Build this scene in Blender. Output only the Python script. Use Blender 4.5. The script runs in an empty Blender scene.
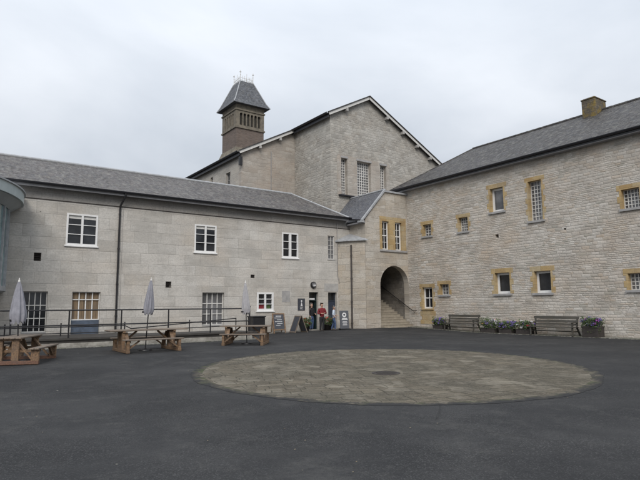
import bpy, bmesh, math, random
from mathutils import Vector, Matrix, noise
from mathutils.geometry import tessellate_polygon
R = math.radians
random.seed(11)
scene = bpy.context.scene
COL = scene.collection

# ------------------------------------------------------------------ helpers
def lin(c):
    return tuple(((v/255)/12.92 if v/255 <= .04045 else ((v/255+.055)/1.055)**2.4) for v in c)

class MB:
    """collects geometry for one mesh"""
    def __init__(s): s.v = []; s.f = []; s.sm = []
    def add(s, vs, fs, smooth=False):
        o = len(s.v); s.v += [tuple(v) for v in vs]
        s.f += [tuple(i+o for i in f) for f in fs]; s.sm += [smooth]*len(fs); return s
    def box(s, x0, y0, z0, x1, y1, z1):
        if x0 > x1: x0, x1 = x1, x0
        if y0 > y1: y0, y1 = y1, y0
        if z0 > z1: z0, z1 = z1, z0
        vs = [(x, y, z) for z in (z0, z1) for y in (y0, y1) for x in (x0, x1)]
        return s.add(vs, [(0,2,3,1),(4,5,7,6),(0,1,5,4),(2,6,7,3),(0,4,6,2),(1,3,7,5)])
    def obox(s, c, size, rot=None, ch=0):
        """oriented box, optional chamfer along its edges"""
        hx, hy, hz = [a/2 for a in size]
        M = rot.to_matrix() if hasattr(rot, 'to_matrix') else (rot or Matrix.Identity(3))
        c = Vector(c)
        if ch:
            bm = bmesh.new(); bmesh.ops.create_cube(bm, size=1)
            for v in bm.verts: v.co = Vector((v.co.x*size[0], v.co.y*size[1], v.co.z*size[2]))
            bmesh.ops.bevel(bm, geom=bm.edges[:], offset=ch, segments=1, affect='EDGES')
            bm.verts.index_update()
            s.add([c+M@v.co for v in bm.verts], [[v.index for v in f.verts] for f in bm.faces]); bm.free(); return s
        vs = [c+M@Vector((x, y, z)) for z in (-hz, hz) for y in (-hy, hy) for x in (-hx, hx)]
        return s.add(vs, [(0,2,3,1),(4,5,7,6),(0,1,5,4),(2,6,7,3),(0,4,6,2),(1,3,7,5)])
    def beam(s, p0, p1, w, h, up=(0,0,1), ch=0):
        p0 = Vector(p0); p1 = Vector(p1); d = (p1-p0); L = d.length; d.normalize()
        u = Vector(up); sd = d.cross(u)
        if sd.length < 1e-4: sd = d.cross(Vector((1,0,0)))
        sd.normalize(); u = sd.cross(d)
        return s.obox((p0+p1)/2, (L, w, h), Matrix((d, sd, u)).transposed(), ch)
    def tube(s, pts, r, n=10, caps=True):
        pts = [Vector(p) for p in pts]; rs = r if isinstance(r, (list, tuple)) else [r]*len(pts)
        vs = []; fs = []
        for i, p in enumerate(pts):
            d = (pts[min(i+1, len(pts)-1)]-pts[max(i-1, 0)]).normalized()
            a = d.cross(Vector((0,0,1)))
            if a.length < .05: a = d.cross(Vector((0,1,0)))
            a.normalize(); b = d.cross(a)
            vs += [p+(a*math.cos(2*math.pi*k/n)+b*math.sin(2*math.pi*k/n))*rs[i] for k in range(n)]
        for i in range(len(pts)-1):
            for k in range(n):
                fs.append((i*n+k, i*n+(k+1) % n, (i+1)*n+(k+1) % n, (i+1)*n+k))
        s.add(vs, fs, True)
        if caps:
            s.add(vs[:n], [tuple(range(n))]); s.add(vs[-n:], [tuple(reversed(range(n)))])
        return s
    def lathe(s, c, prof, n=20, smooth=True):
        c = Vector(c); vs = []; fs = []
        for r, z in prof:
            vs += [c+Vector((r*math.cos(2*math.pi*k/n), r*math.sin(2*math.pi*k/n), z)) for k in range(n)]
        for i in range(len(prof)-1):
            for k in range(n): fs.append((i*n+k, i*n+(k+1) % n, (i+1)*n+(k+1) % n, (i+1)*n+k))
        return s.add(vs, fs, smooth)
    def slab(s, outline, holes, axis, pos, depth, off=0.0):
        """plate with holes. axis Y: u=X ; axis X: u=Y. pos = outer face, depth goes inward (+axis)"""
        loops = [outline]+list(holes)
        def P(u, v, t):
            return (u, pos+off+t, v) if axis == 'Y' else (pos+off+t, u, v)
        tris = tessellate_polygon([[Vector((u, v, 0)) for u, v in l] for l in loops])
        flat = [p for l in loops for p in l]; n = len(flat)
        vs = [P(u, v, 0) for u, v in flat]+[P(u, v, depth) for u, v in flat]
        fs = [tuple(t) for t in tris]+[tuple(n+i for i in reversed(t)) for t in tris]
        o = 0
        for l in loops:
            m = len(l)
            for i in range(m):
                j = (i+1) % m; fs.append((o+i, o+j, n+o+j, n+o+i))
            o += m
        return s.add(vs, fs)
    def prism(s, poly, vec):
        n = len(poly); a = [Vector(p) for p in poly]; b = [p+Vector(vec) for p in a]
        return s.add(a+b, [tuple(range(n)), tuple(reversed(range(n, 2*n)))]+[(i, (i+1) % n, n+(i+1) % n, n+i) for i in range(n)])
    def build(s, name, mat, parent=None, bevel=0, world=True):
        me = bpy.data.meshes.new(name)
        off = Vector((0,0,0))
        if parent is not None and world:
            q = parent
            while q is not None: off += q.location; q = q.parent
        me.from_pydata([tuple(Vector(v)-off) for v in s.v], [], s.f)
        me.polygons.foreach_set('use_smooth', s.sm)
        bm = bmesh.new(); bm.from_mesh(me); bmesh.ops.recalc_face_normals(bm, faces=bm.faces[:]); bm.to_mesh(me); bm.free()
        me.update()
        ob = bpy.data.objects.new(name, me); COL.objects.link(ob)
        if mat: me.materials.append(mat)
        if parent is not None: ob.parent = parent
        if bevel:
            m = ob.modifiers.new('bevel', 'BEVEL'); m.width = bevel; m.segments = 2; m.limit_method = 'ANGLE'
        return ob

def tag(o, label=None, cat=None, group=None, kind=None):
    if label: o['label'] = label
    if cat: o['category'] = cat
    if group: o['group'] = group
    if kind: o['kind'] = kind
    return o
def thing(name, label, cat, loc=(0,0,0), rz=0, group=None):
    o = bpy.data.objects.new(name, None); COL.objects.link(o)
    o.location = loc; o.rotation_euler = (0, 0, rz); o.empty_display_size = .2
    return tag(o, label, cat, group)
def copy_tree(o, parent=None):
    c = o.copy(); COL.objects.link(c)
    if parent: c.parent = parent
    for ch in list(o.children): copy_tree(ch, c)
    return c

# ------------------------------------------------------------------ materials
class NT:
    def __init__(s, name):
        s.m = bpy.data.materials.new(name); s.m.use_nodes = True; s.t = s.m.node_tree
        s.b = s.t.nodes['Principled BSDF']
    def n(s, typ, **k):
        nd = s.t.nodes.new(typ)
        for a, b in k.items():
            if a.startswith('_'): setattr(nd, a[1:], b)
            else: nd.inputs[a.replace('__', ' ')].default_value = b
        return nd
    def l(s, a, b): s.t.links.new(a, b)
    def math(s, op, a, b=None, clamp=False):
        nd = s.t.nodes.new('ShaderNodeMath'); nd.operation = op; nd.use_clamp = clamp
        for i, x in enumerate((a, b)):
            if x is None: continue
            if hasattr(x, 'type') and hasattr(x, 'links'): s.l(x, nd.inputs[i])
            else: nd.inputs[i].default_value = x
        return nd.outputs[0]
    def mix(s, f, a, b, typ='MIX'):
        nd = s.t.nodes.new('ShaderNodeMix'); nd.data_type = 'RGBA'; nd.blend_type = typ
        for i, x in ((0, f), (6, a), (7, b)):
            if hasattr(x, 'links'): s.l(x, nd.inputs[i])
            elif i == 0: nd.inputs[0].default_value = x
            else: nd.inputs[i].default_value = (*x[:3], 1)
        return nd.outputs[2]
    def ramp(s, f, stops, interp='LINEAR'):
        nd = s.t.nodes.new('ShaderNodeValToRGB'); s.l(f, nd.inputs[0]); e = nd.color_ramp.elements
        nd.color_ramp.interpolation = interp
        while len(e) < len(stops): e.new(.5)
        for i, (p, c) in enumerate(stops):
            e[i].position = p; e[i].color = (*c[:3], 1) if hasattr(c, '__len__') else (c, c, c, 1)
        return nd.outputs[0]
    def noise(s, vec, scale, detail=4, rough=.55, out=0):
        nd = s.t.nodes.new('ShaderNodeTexNoise'); nd.inputs['Scale'].default_value = scale
        nd.inputs['Detail'].default_value = detail; nd.inputs['Roughness'].default_value = rough
        if vec is not None: s.l(vec, nd.inputs['Vector'])
        return nd.outputs[out]
    def coord(s, kind='Object'):
        return s.t.nodes.new('ShaderNodeTexCoord').outputs[kind]
    def uv(s, axis, su=1, sv=1, ou=0, ov=0):
        """planar vector (u,v) ; axis Y -> (x,z), X -> (y,z), Z -> (x,y), W -> (x+y, z)"""
        c = s.coord(); sp = s.t.nodes.new('ShaderNodeSeparateXYZ'); s.l(c, sp.inputs[0])
        cb = s.t.nodes.new('ShaderNodeCombineXYZ')
        a, b = {'Y': (0, 2), 'X': (1, 2), 'Z': (0, 1), 'W': (0, 2)}[axis]
        u = sp.outputs[a]
        if axis == 'W': u = s.math('ADD', sp.outputs[0], sp.outputs[1])
        s.l(s.math('MULTIPLY_ADD', u, su), cb.inputs[0]); cb.inputs[0].links[0].from_node.inputs[2].default_value = ou
        s.l(s.math('MULTIPLY_ADD', sp.outputs[b], sv), cb.inputs[1]); cb.inputs[1].links[0].from_node.inputs[2].default_value = ov
        return cb.outputs[0]
    def warp(s, vec, scale, amt):
        nz = s.noise(vec, scale, 3, .6, 1)
        a = s.t.nodes.new('ShaderNodeVectorMath'); a.operation = 'SUBTRACT'; s.l(nz, a.inputs[0]); a.inputs[1].default_value = (.5,.5,.5)
        b = s.t.nodes.new('ShaderNodeVectorMath'); b.operation = 'MULTIPLY_ADD'; s.l(a.outputs[0], b.inputs[0])
        b.inputs[1].default_value = (amt, amt, amt) if not hasattr(amt, '__len__') else amt; s.l(vec, b.inputs[2])
        return b.outputs[0]
    def out(s, col, rough=.85, bump=None, bs=.5, bd=.02, metal=0, spec=None):
        if hasattr(col, 'links'): s.l(col, s.b.inputs['Base Color'])
        else: s.b.inputs['Base Color'].default_value = (*col[:3], 1)
        if hasattr(rough, 'links'): s.l(rough, s.b.inputs['Roughness'])
        else: s.b.inputs['Roughness'].default_value = rough
        s.b.inputs['Metallic'].default_value = metal
        if spec is not None: s.b.inputs['Specular IOR Level'].default_value = spec
        if bump is not None:
            nd = s.t.nodes.new('ShaderNodeBump'); nd.inputs['Strength'].default_value = bs
            nd.inputs['Distance'].default_value = bd; s.l(bump, nd.inputs['Height']); s.l(nd.outputs[0], s.b.inputs['Normal'])
        return s.m

def brick(t, vec, bw, rh, mortar, c1, c2, cm, off=.5, bias=0, smooth=.1, squash=1, freq=2):
    nd = t.t.nodes.new('ShaderNodeTexBrick'); t.l(vec, nd.inputs['Vector'])
    nd.inputs['Scale'].default_value = 1; nd.inputs['Brick Width'].default_value = bw; nd.inputs['Row Height'].default_value = rh
    nd.inputs['Mortar Size'].default_value = mortar; nd.inputs['Mortar Smooth'].default_value = smooth; nd.inputs['Bias'].default_value = bias
    nd.inputs['Color1'].default_value = (*c1, 1); nd.inputs['Color2'].default_value = (*c2, 1); nd.inputs['Mortar'].default_value = (*cm, 1)
    nd.offset = off; nd.squash = squash; nd.squash_frequency = freq
    return nd

def M_ashlar(name, axis, dark, light, warm, rh=.44, bw=1.15, joint=(.22,.21,.2), patch=.5):
    t = NT(name); v = t.uv(axis, ov=.12); w = t.warp(v, .9, (.05, .03, 0))
    b1 = brick(t, w, bw, rh, .007, dark, light, joint, .37, 0, .3, .72, 3)
    b2 = brick(t, w, bw*.63, rh, .008, light, dark, joint, .45, 0, .3, 1.35, 2)
    sel = t.ramp(t.noise(t.uv(axis, .35, 1.0), 1.3, 1), [(.47, 0), (.5, 1)])
    c = t.mix(sel, b1.outputs[0], b2.outputs[0]); mort = t.mix(sel, b1.outputs[1], b2.outputs[1])
    # tonal blotches, warm tints, pits and vertical rain marks
    c = t.mix(t.ramp(t.noise(v, .45, 4), [(.42, 0), (.68, patch)]), c, warm)
    c = t.mix(t.ramp(t.noise(v, 3.1, 6, .7), [(.3, .62), (.7, 0)]), c, t.mix(1, c, (.74,.74,.75), 'MULTIPLY'))
    st = t.noise(t.uv(axis, 5, .35), 1.2, 5, .7)
    c = t.mix(t.ramp(st, [(.5, 0), (.8, .55)]), c, (.17,.165,.16))
    pale = t.noise(t.uv(axis, 1.1, 2.6, 7), 1.6, 5, .65)
    c = t.mix(t.ramp(pale, [(.55, 0), (.75, .4)]), c, (.55,.54,.51))
    pit = t.noise(v, 38, 3, .7); c = t.mix(t.ramp(pit, [(.62, 0), (.75, .5)]), c, (.14,.13,.12))
    vo = t.n('ShaderNodeTexVoronoi', Scale=1.15); t.l(t.uv(axis, 1, 1.3), vo.inputs['Vector'])
    c = t.mix(t.ramp(vo.outputs['Distance'], [(.03, .8), (.05, 0)]), c, (.09,.08,.075))
    h = t.math('SUBTRACT', t.math('MULTIPLY', t.noise(v, 14, 6, .65), .5), t.math('MULTIPLY', mort, .9))
    return t.out(c, .9, h, .55, .02)

def M_rubble(name, axis, tones, mortar, su=2.0, sv=6.2, warm=(.36,.26,.15), warmth=.5, pale=(.58,.57,.55), rnd=.75, bd=.045):
    t = NT(name); v = t.uv(axis); w = t.warp(v, 1.6, (.18, .085, 0))
    mp = t.n('ShaderNodeMapping'); mp.inputs['Scale'].default_value = (su, sv, 1); t.l(w, mp.inputs[0])
    vo = t.n('ShaderNodeTexVoronoi', Scale=1, Randomness=rnd, _voronoi_dimensions='2D'); t.l(mp.outputs[0], vo.inputs['Vector'])
    ve = t.n('ShaderNodeTexVoronoi', Scale=1, Randomness=rnd, _voronoi_dimensions='2D', _feature='DISTANCE_TO_EDGE'); t.l(mp.outputs[0], ve.inputs['Vector'])
    sp = t.n('ShaderNodeSeparateColor'); t.l(vo.outputs['Color'], sp.inputs[0])
    c = t.ramp(sp.outputs[0], tones)
    c = t.mix(t.math('MULTIPLY', t.ramp(sp.outputs[1], [(.75, 0), (.95, 1)]), .7), c, pale)
    c = t.mix(t.ramp(t.noise(v, .33, 4, .6), [(.46, 0), (.7, warmth)]), c, warm)
    c = t.mix(t.ramp(t.noise(v, 1.4, 5, .65), [(.32, .45), (.6, 0)]), c, (.17,.165,.16))
    c = t.mix(t.ramp(t.noise(t.uv(axis, 1, 1, 9, 3), .6, 4, .6), [(.5, 0), (.72, .5)]), c, pale)
    c = t.mix(t.ramp(t.noise(v, 22, 4, .7), [(.35, .4), (.6, 0)]), c, (.13,.125,.12))
    edge = t.ramp(ve.outputs['Distance'], [(.0, 1), (.06, .75), (.13, 0)])
    # pointing: in places proud and pale, in others a dark recess
    mc = t.mix(t.ramp(t.noise(v, 1.1, 3), [(.42, 0), (.6, 1)]), mortar, (.13,.12,.11))
    c = t.mix(t.math('MULTIPLY', edge, .85), c, mc)
    h = t.math('ADD', t.ramp(ve.outputs['Distance'], [(0, 0), (.22, .8)]), t.math('MULTIPLY', t.noise(v, 9, 6, .7), .7))
    h = t.math('ADD', h, t.math('MULTIPLY', sp.outputs[2], .5))
    return t.out(c, .92, h, .8, bd)

def courses(t, axis, h, ln, wob=.35, su=1.0, seed=0.0, jit=.12):
    """coursed stones of random length: returns random colour per stone, distance to joint"""
    v = t.uv(axis); w = t.warp(v, 2.2, (jit*ln, jit*h*1.6, 0))
    sp = t.n('ShaderNodeSeparateXYZ'); t.l(w, sp.inputs[0])
    low = t.noise(t.uv(axis, .35, 1.1, 3+seed, seed), 1.0, 2, .5)
    vv = t.math('ADD', t.math('DIVIDE', sp.outputs[1], h), t.math('MULTIPLY', low, wob*6))
    row = t.math('FLOOR', vv); f = t.math('FRACT', vv)
    W = t.math('ADD', t.math('DIVIDE', sp.outputs[0], ln), t.math('MULTIPLY', row, 37.37))
    vo = t.n('ShaderNodeTexVoronoi', Scale=1, Randomness=.85, _voronoi_dimensions='1D'); t.l(W, vo.inputs['W'])
    ve = t.n('ShaderNodeTexVoronoi', Scale=1, Randomness=.85, _voronoi_dimensions='1D', _feature='DISTANCE_TO_EDGE'); t.l(W, ve.inputs['W'])
    eh = t.math('MULTIPLY', t.math('MINIMUM', f, t.math('SUBTRACT', 1, f)), h)
    ev = t.math('MULTIPLY', ve.outputs['Distance'], ln)
    return vo.outputs['Color'], t.math('MINIMUM', eh, ev), v
def M_coursed(name, axis, h, ln, tones, mortar, warm, pale, jw=.012, jc=.6, wob=.35, warmth=.5, dirt=(.17,.165,.16), bd=.03, bs=.7, second=True, chan=.55, pits=0, jit=.12, tint=(.985, .975, .955), streak=0):
    t = NT(name); ca, da, v = courses(t, axis, h, ln, wob, jit=jit)
    if second:
        cb, db, _ = courses(t, axis, h*.62, ln*.7, wob, seed=11, jit=jit)
        sel = t.ramp(t.noise(t.uv(axis, .5, 1.2, 5), 1.1, 3), [(.52, 0), (.54, 1)])
        ca = t.mix(sel, ca, cb); da = t.mix(sel, da, db)
    sp = t.n('ShaderNodeSeparateColor'); t.l(ca, sp.inputs[0])
    c = t.ramp(sp.outputs[0], tones)
    c = t.mix(t.math('MULTIPLY', t.ramp(sp.outputs[1], [(.72, 0), (.95, 1)]), chan), c, pale)
    c = t.mix(t.math('MULTIPLY', t.ramp(sp.outputs[2], [(.7, 0), (.95, 1)]), chan), c, warm)
    c = t.mix(t.ramp(t.noise(v, .3, 4, .6), [(.45, 0), (.68, warmth)]), c, warm)
    c = t.mix(t.ramp(t.noise(v, .9, 6, .65), [(.3, .5), (.55, 0)]), c, dirt)
    c = t.mix(t.ramp(t.noise(t.uv(axis, .8, 1, 9, 3), .7, 5, .65), [(.5, 0), (.7, .5)]), c, pale)
    c = t.mix(t.ramp(t.noise(v, 12, 5, .75), [(.36, .5), (.56, 0)]), c, dirt)
    c = t.mix(t.ramp(t.noise(t.uv(axis, 6, .5), 1.1, 5, .7), [(.55, 0), (.8, .35)]), c, dirt)
    if streak:   # pale lime bloom drawn out along the beds
        c = t.mix(t.ramp(t.noise(t.uv(axis, .45, 3.2, 1), 1.0, 6, .72), [(.50, 0), (.68, streak)]), c, (.66,.64,.60))
        c = t.mix(t.ramp(t.noise(t.uv(axis, .7, 2.0, 21), 1.3, 6, .72), [(.52, 0), (.7, streak)]), c, (.29,.27,.25))
    if pits:
        vo = t.n('ShaderNodeTexVoronoi', Scale=pits); t.l(t.uv(axis, 1, 1.3), vo.inputs['Vector'])
        c = t.mix(t.ramp(vo.outputs['Distance'], [(.025, .8), (.045, 0)]), c, (.09,.08,.075))
    joint = t.ramp(da, [(0, 1), (jw, 0)])
    mc = t.mix(t.ramp(t.noise(v, 1.3, 4), [(.4, 0), (.6, 1)]), mortar, tuple(x*.45 for x in mortar))
    c = t.mix(t.math('MULTIPLY', joint, jc), c, mc)
    c = t.mix(1, c, tint, 'MULTIPLY')
    hgt = t.math('ADD', t.ramp(da, [(0, 0), (jw*2.2, .7)]), t.math('MULTIPLY', t.noise(v, 10, 7, .7), .7))
    hgt = t.math('ADD', hgt, t.math('MULTIPLY', sp.outputs[2], .35))
    return t.out(c, .92, hgt, bs, bd)

def M_slate(name, axis, a, b, tint, moss=.35, tw=.36, th=.27):
    t = NT(name); v = t.uv(axis); w = t.warp(v, 3, (.03, .02, 0))
    br = brick(t, w, tw, th*.55, .008, a, b, (.02,.02,.022), .5, 0, .2)
    c = br.outputs[0]
    c = t.mix(t.ramp(t.noise(t.uv(axis, 3.2, 6.5, 2), 1, 2), [(.42, 0), (.58, .75)]), c, tint)
    c = t.mix(t.ramp(t.noise(t.warp(v, 1.2, .8), .55, 5, .7), [(.46, 0), (.6, .5)]), c, tuple(x*1.15 for x in b))
    c = t.mix(t.ramp(t.noise(t.uv(axis, 1, 1.6), .8, 5, .7), [(.45, 0), (.72, .6)]), c, (.055,.055,.06))
    c = t.mix(t.ramp(t.noise(t.uv(axis, 1.2, 1.6, 5), 2.6, 6, .75), [(.5, 0), (.66, moss)]), c, (.24,.235,.2))
    c = t.mix(t.ramp(t.noise(t.uv(axis, 3.5, 9, 4), 1.2, 4, .8), [(.5, 0), (.62, .55)]), c, tuple(x*1.75 for x in b))
    c = t.mix(t.ramp(t.noise(t.uv(axis, 3, 8, 14), 1.4, 4, .8), [(.5, 0), (.6, .6)]), c, tuple(x*.45 for x in a))
    c = t.mix(t.ramp(t.noise(v, 9, 4, .8), [(.58, 0), (.68, .6)]), c, (.27,.265,.24))
    h = t.math('SUBTRACT', t.math('MULTIPLY', t.noise(w, 7, 4, .7), .8), br.outputs[1])
    return t.out(c, t.ramp(t.noise(v, 5, 3), [(.3, .55), (.7, .8)]), h, .9, .05)

def M_plain(name, col, rough=.6, var=.25, scale=6, metal=0, bd=.004, dirt=None, spec=None):
    t = NT(name); v = t.coord()
    d = dirt or tuple(x*.6 for x in col)
    nz = t.noise(v, scale, 5, .65)
    c = t.mix(t.ramp(nz, [(.35, var*1.6 if var*1.6 < 1 else 1), (.65, 0)]), col, d)
    return t.out(c, t.ramp(t.noise(v, scale*2, 3), [(.3, max(rough-.1, .03)), (.7, min(rough+.1, 1))]), t.noise(v, scale*4, 4), .3, bd, metal, spec)

def M_wood(name, col, dark, scale=(1.2, 22, 22), rough=.75):
    t = NT(name); c0 = t.coord(); oi = t.n('ShaderNodeObjectInfo')
    mp = t.n('ShaderNodeMapping'); mp.inputs['Scale'].default_value = scale; t.l(c0, mp.inputs[0]); t.l(oi.outputs['Random'], mp.inputs['Location'])
    g = t.noise(mp.outputs[0], 1, 5, .65); b = t.noise(c0, 2.2, 4, .6)
    c = t.mix(t.ramp(g, [(.35, 1), (.65, 0)]), col, dark)
    c = t.mix(t.ramp(b, [(.4, 0), (.7, .5)]), c, tuple(.5*x+.06 for x in dark))
    return t.out(c, rough, g, .5, .006)

MAT = {}
ASH = [(0, (.40,.385,.36)), (.3, (.455,.44,.415)), (.65, (.50,.485,.46)), (1, (.54,.525,.50))]
TAN = [(0, (.38,.345,.30)), (.4, (.46,.42,.37)), (.75, (.50,.465,.415)), (1, (.55,.52,.47))]
MAT['ashlar'] = M_coursed('pale_ashlar', 'Y', .56, 1.35, ASH, (.31,.30,.285), (.52,.455,.385), (.62,.605,.58), .012, .5, .03, .6, (.28,.27,.255), .02, .5, False, .15, 1.15, .03, tint=(1.04, 1.03, 1.005), streak=.28)
MAT['frieze'] = M_coursed('frieze_ashlar', 'Y', .9, 1.8, [(0, (.28,.27,.26)), (1, (.37,.36,.34))], (.2,.19,.18), (.33,.29,.25), (.42,.41,.4), .012, .5, .02, .5, (.17,.165,.16), .015, .4, False, .3, 0, .02)  # darker than the wall below: eaves shadow and stain put into the colour
for k_, ax_ in (('bay', 'Y'), ('bay_side', 'X')):
    MAT[k_] = M_coursed('tan_ashlar_'+ax_.lower(), ax_, .40, .9, TAN, (.27,.25,.22), (.49,.41,.31), (.58,.56,.52), .012, .5, .06, .6, (.26,.24,.21), .025, .6, True, .4, 0, .05)
MAT['rubble'] = M_coursed('grey_rubble', 'X', .155, .40, [(0, (.34,.335,.30)), (.3, (.43,.405,.37)), (.7, (.49,.465,.43)), (1, (.56,.54,.51))], (.40,.375,.335), (.47,.385,.30), (.66,.65,.62), .018, .42, .28, .7, (.25,.235,.215), .03, .6, True, .55, 0, .26, tint=(1.05, 1.02, .98), streak=.3)
for k_, ax_ in (('gable', 'Y'), ('gable_side', 'X')):
    MAT[k_] = M_coursed('gable_rubble_'+ax_.lower(), ax_, .22, .36, [(0, (.30,.285,.26)), (.35, (.38,.365,.335)), (.75, (.44,.425,.39)), (1, (.52,.50,.46))], (.36,.345,.32), (.42,.37,.31), (.55,.54,.51), .018, .42, .3, .35, (.23,.22,.205), .03, .6, True, .35, 0, .3)
MAT['harl'] = M_coursed('weathered_shoulder_stone', 'Y', .3, .7, [(0, (.35,.32,.285)), (1, (.45,.42,.38))], (.3,.28,.26), (.40,.33,.27), (.54,.52,.48), .015, .35, .3, .8, (.27,.25,.23), .02, .5, True, .4, 0, .3)
MAT['harl_side'] = M_coursed('weathered_side_wall', 'X', .3, .7, [(0, (.40,.38,.35)), (1, (.50,.475,.43))], (.34,.32,.3), (.46,.41,.34), (.56,.54,.5), .015, .4, .3, .5, (.28,.265,.25), .02, .5, True, .4, 0, .2)
OCH = [(0, (.36,.25,.12)), (.35, (.47,.345,.17)), (.7, (.50,.38,.20)), (1, (.47,.40,.27))]
for k_, ax_ in (('sandstone', 'X'), ('sandstone_front', 'Y')):
    MAT[k_] = M_coursed('ochre_sandstone_'+ax_.lower(), ax_, .34, .6, OCH, (.26,.2,.12), (.50,.33,.14), (.48,.43,.33), .012, .5, .05, .5, (.25,.19,.11), .015, .5, False, .4, 0, .05)
MAT['slate'] = M_slate('slate_front', 'Y', (.052,.048,.048), (.112,.103,.099), (.085,.07,.062), .6)
MAT['slate_side'] = M_slate('slate_side', 'X', (.018,.017,.018), (.058,.053,.051), (.048,.039,.034), .6)
MAT['slate_bay'] = M_slate('slate_bay', 'X', (.075,.08,.095), (.125,.13,.145), (.10,.10,.11), .35)
MAT['sandstone_plain'] = M_plain('ochre_sandstone', (.44,.33,.17), .9, .55, 3, bd=.01, dirt=(.33,.27,.18))
MAT['stone_trim'] = M_plain('grey_dressed_stone', (.37,.36,.35), .9, .4, 4, bd=.01, dirt=(.22,.22,.22))
MAT['pale_trim'] = M_plain('pale_dressed_stone', (.43,.42,.40), .9, .45, 3, bd=.01, dirt=(.3,.29,.28))
MAT['white'] = M_plain('white_gloss_paint', (.78,.78,.77), .45, .18, 9, dirt=(.55,.54,.52))
MAT['offwhite'] = M_plain('old_white_paint', (.68,.67,.64), .6, .3, 9, dirt=(.42,.41,.39))
MAT['lead'] = M_plain('grey_lead', (.40,.41,.42), .6, .5, 5, dirt=(.24,.25,.26))
MAT['black'] = M_plain('black_gloss_iron', (.012,.012,.015), .4, .3, 8, dirt=(.03,.028,.025))
MAT['gutter'] = M_plain('black_gutter', (.014,.014,.02), .42, .3, 8, dirt=(.03,.03,.03))
MAT['soffit'] = M_plain('grey_soffit', (.30,.30,.31), .8, .35, 5)
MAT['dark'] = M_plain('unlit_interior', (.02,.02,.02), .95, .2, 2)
MAT['curtain'] = M_wood('brown_slatted_blind', (.30,.21,.12), (.10,.07,.045), (14, 14, .6))
MAT['blue_panel'] = M_plain('blue_grey_panel', (.10,.13,.18), .55, .7, 4, dirt=(.06,.075,.10))
MAT['door'] = M_plain('dark_blue_door', (.035,.045,.07), .5, .3, 7)
MAT['doorteal'] = M_plain('dark_green_door', (.012,.028,.03), .45, .3, 7)
MAT['wood'] = M_wood('brown_timber', (.27,.165,.088), (.10,.062,.037))
MAT['wood_grey'] = M_wood('weathered_timber', (.23,.18,.135), (.13,.105,.085))
MAT['wood_red'] = M_wood('stained_timber', (.20,.095,.055), (.09,.046,.03))
MAT['bench'] = M_wood('grey_bench_timber', (.085,.076,.058), (.035,.032,.026), (20, 1.2, 20))
MAT['canvas'] = M_plain('grey_blue_canvas', (.30,.30,.335), .9, .5, 5, bd=.004, dirt=(.19,.19,.215))
MAT['canvas_pale'] = M_plain('pale_grey_canvas', (.42,.41,.42), .9, .4, 5, bd=.004, dirt=(.28,.28,.3))
MAT['concrete'] = M_plain('weathered_concrete', (.36,.345,.31), .92, .6, 3.5, bd=.012, dirt=(.18,.17,.15))
MAT['steelgrey'] = M_plain('grey_green_metal', (.42,.47,.47), .45, .35, 3, dirt=(.3,.35,.35))
MAT['soft_under'] = M_plain('canopy_underside', (.38,.41,.42), .7, .25, 2)
MAT['board'] = M_plain('slate_grey_board', (.055,.06,.075), .6, .4, 10)
MAT['chalk'] = M_plain('white_lettering', (.7,.7,.7), .8, .2, 20)
MAT['terracotta'] = M_plain('dark_planter', (.05,.042,.038), .85, .5, 8)
MAT['skin'] = M_plain('skin', (.50,.31,.23), .55, .15, 12)
MAT['hair'] = M_plain('grey_hair', (.22,.2,.185), .8, .4, 40)
MAT['hairdark'] = M_plain('brown_hair', (.06,.04,.03), .7, .4, 40)
MAT['red_cloth'] = M_plain('red_fabric', (.20,.018,.025), .85, .4, 14)
MAT['black_cloth'] = M_plain('black_fabric', (.018,.018,.022), .85, .4, 14)
MAT['jeans'] = M_plain('blue_denim', (.06,.10,.20), .85, .45, 16)
MAT['white_cloth'] = M_plain('pale_cotton', (.55,.62,.72), .85, .25, 14)
MAT['cap'] = M_plain('white_cap_cloth', (.75,.75,.75), .8, .15, 14)
MAT['shoe'] = M_plain('dark_shoe', (.03,.028,.026), .6, .3, 14)

def M_glass(name, base, rough=.06, spec=.5):
    t = NT(name); v = t.coord()
    c = t.mix(t.ramp(t.noise(v, 1.1, 3), [(.4, 0), (.65, 1)]), base, tuple(x*2.2+.008 for x in base))
    return t.out(c, rough, t.noise(v, 1.3, 1), .15, .01, 0, spec)
MAT['glass'] = M_glass('dark_window_glass', (.010,.011,.013))
MAT['glass_grey'] = M_glass('greyish_window_glass', (.085,.085,.088), .12)
MAT['glass_drum'] = M_glass('tinted_curtain_glass', (.10,.15,.155), .08)

def M_brick(name, axis):
    t = NT(name); v = t.uv(axis); w = t.warp(v, 5, .01)
    br = brick(t, w, .24, .085, .012, (.12,.086,.07), (.19,.14,.116), (.165,.147,.127), .5)
    c = t.mix(t.ramp(t.noise(v, 1.6, 5, .7), [(.4, 0), (.7, .5)]), br.outputs[0], (.11,.095,.09))
    return t.out(c, .9, t.math('SUBTRACT', t.noise(v, 20, 3), br.outputs[1]), .5, .012)
MAT['brick'] = M_brick('brown_brick', 'W')
MAT['tower_stone'] = M_plain('tower_buff_stone', (.235,.205,.16), .9, .6, 3, bd=.01, dirt=(.11,.10,.08))

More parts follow.
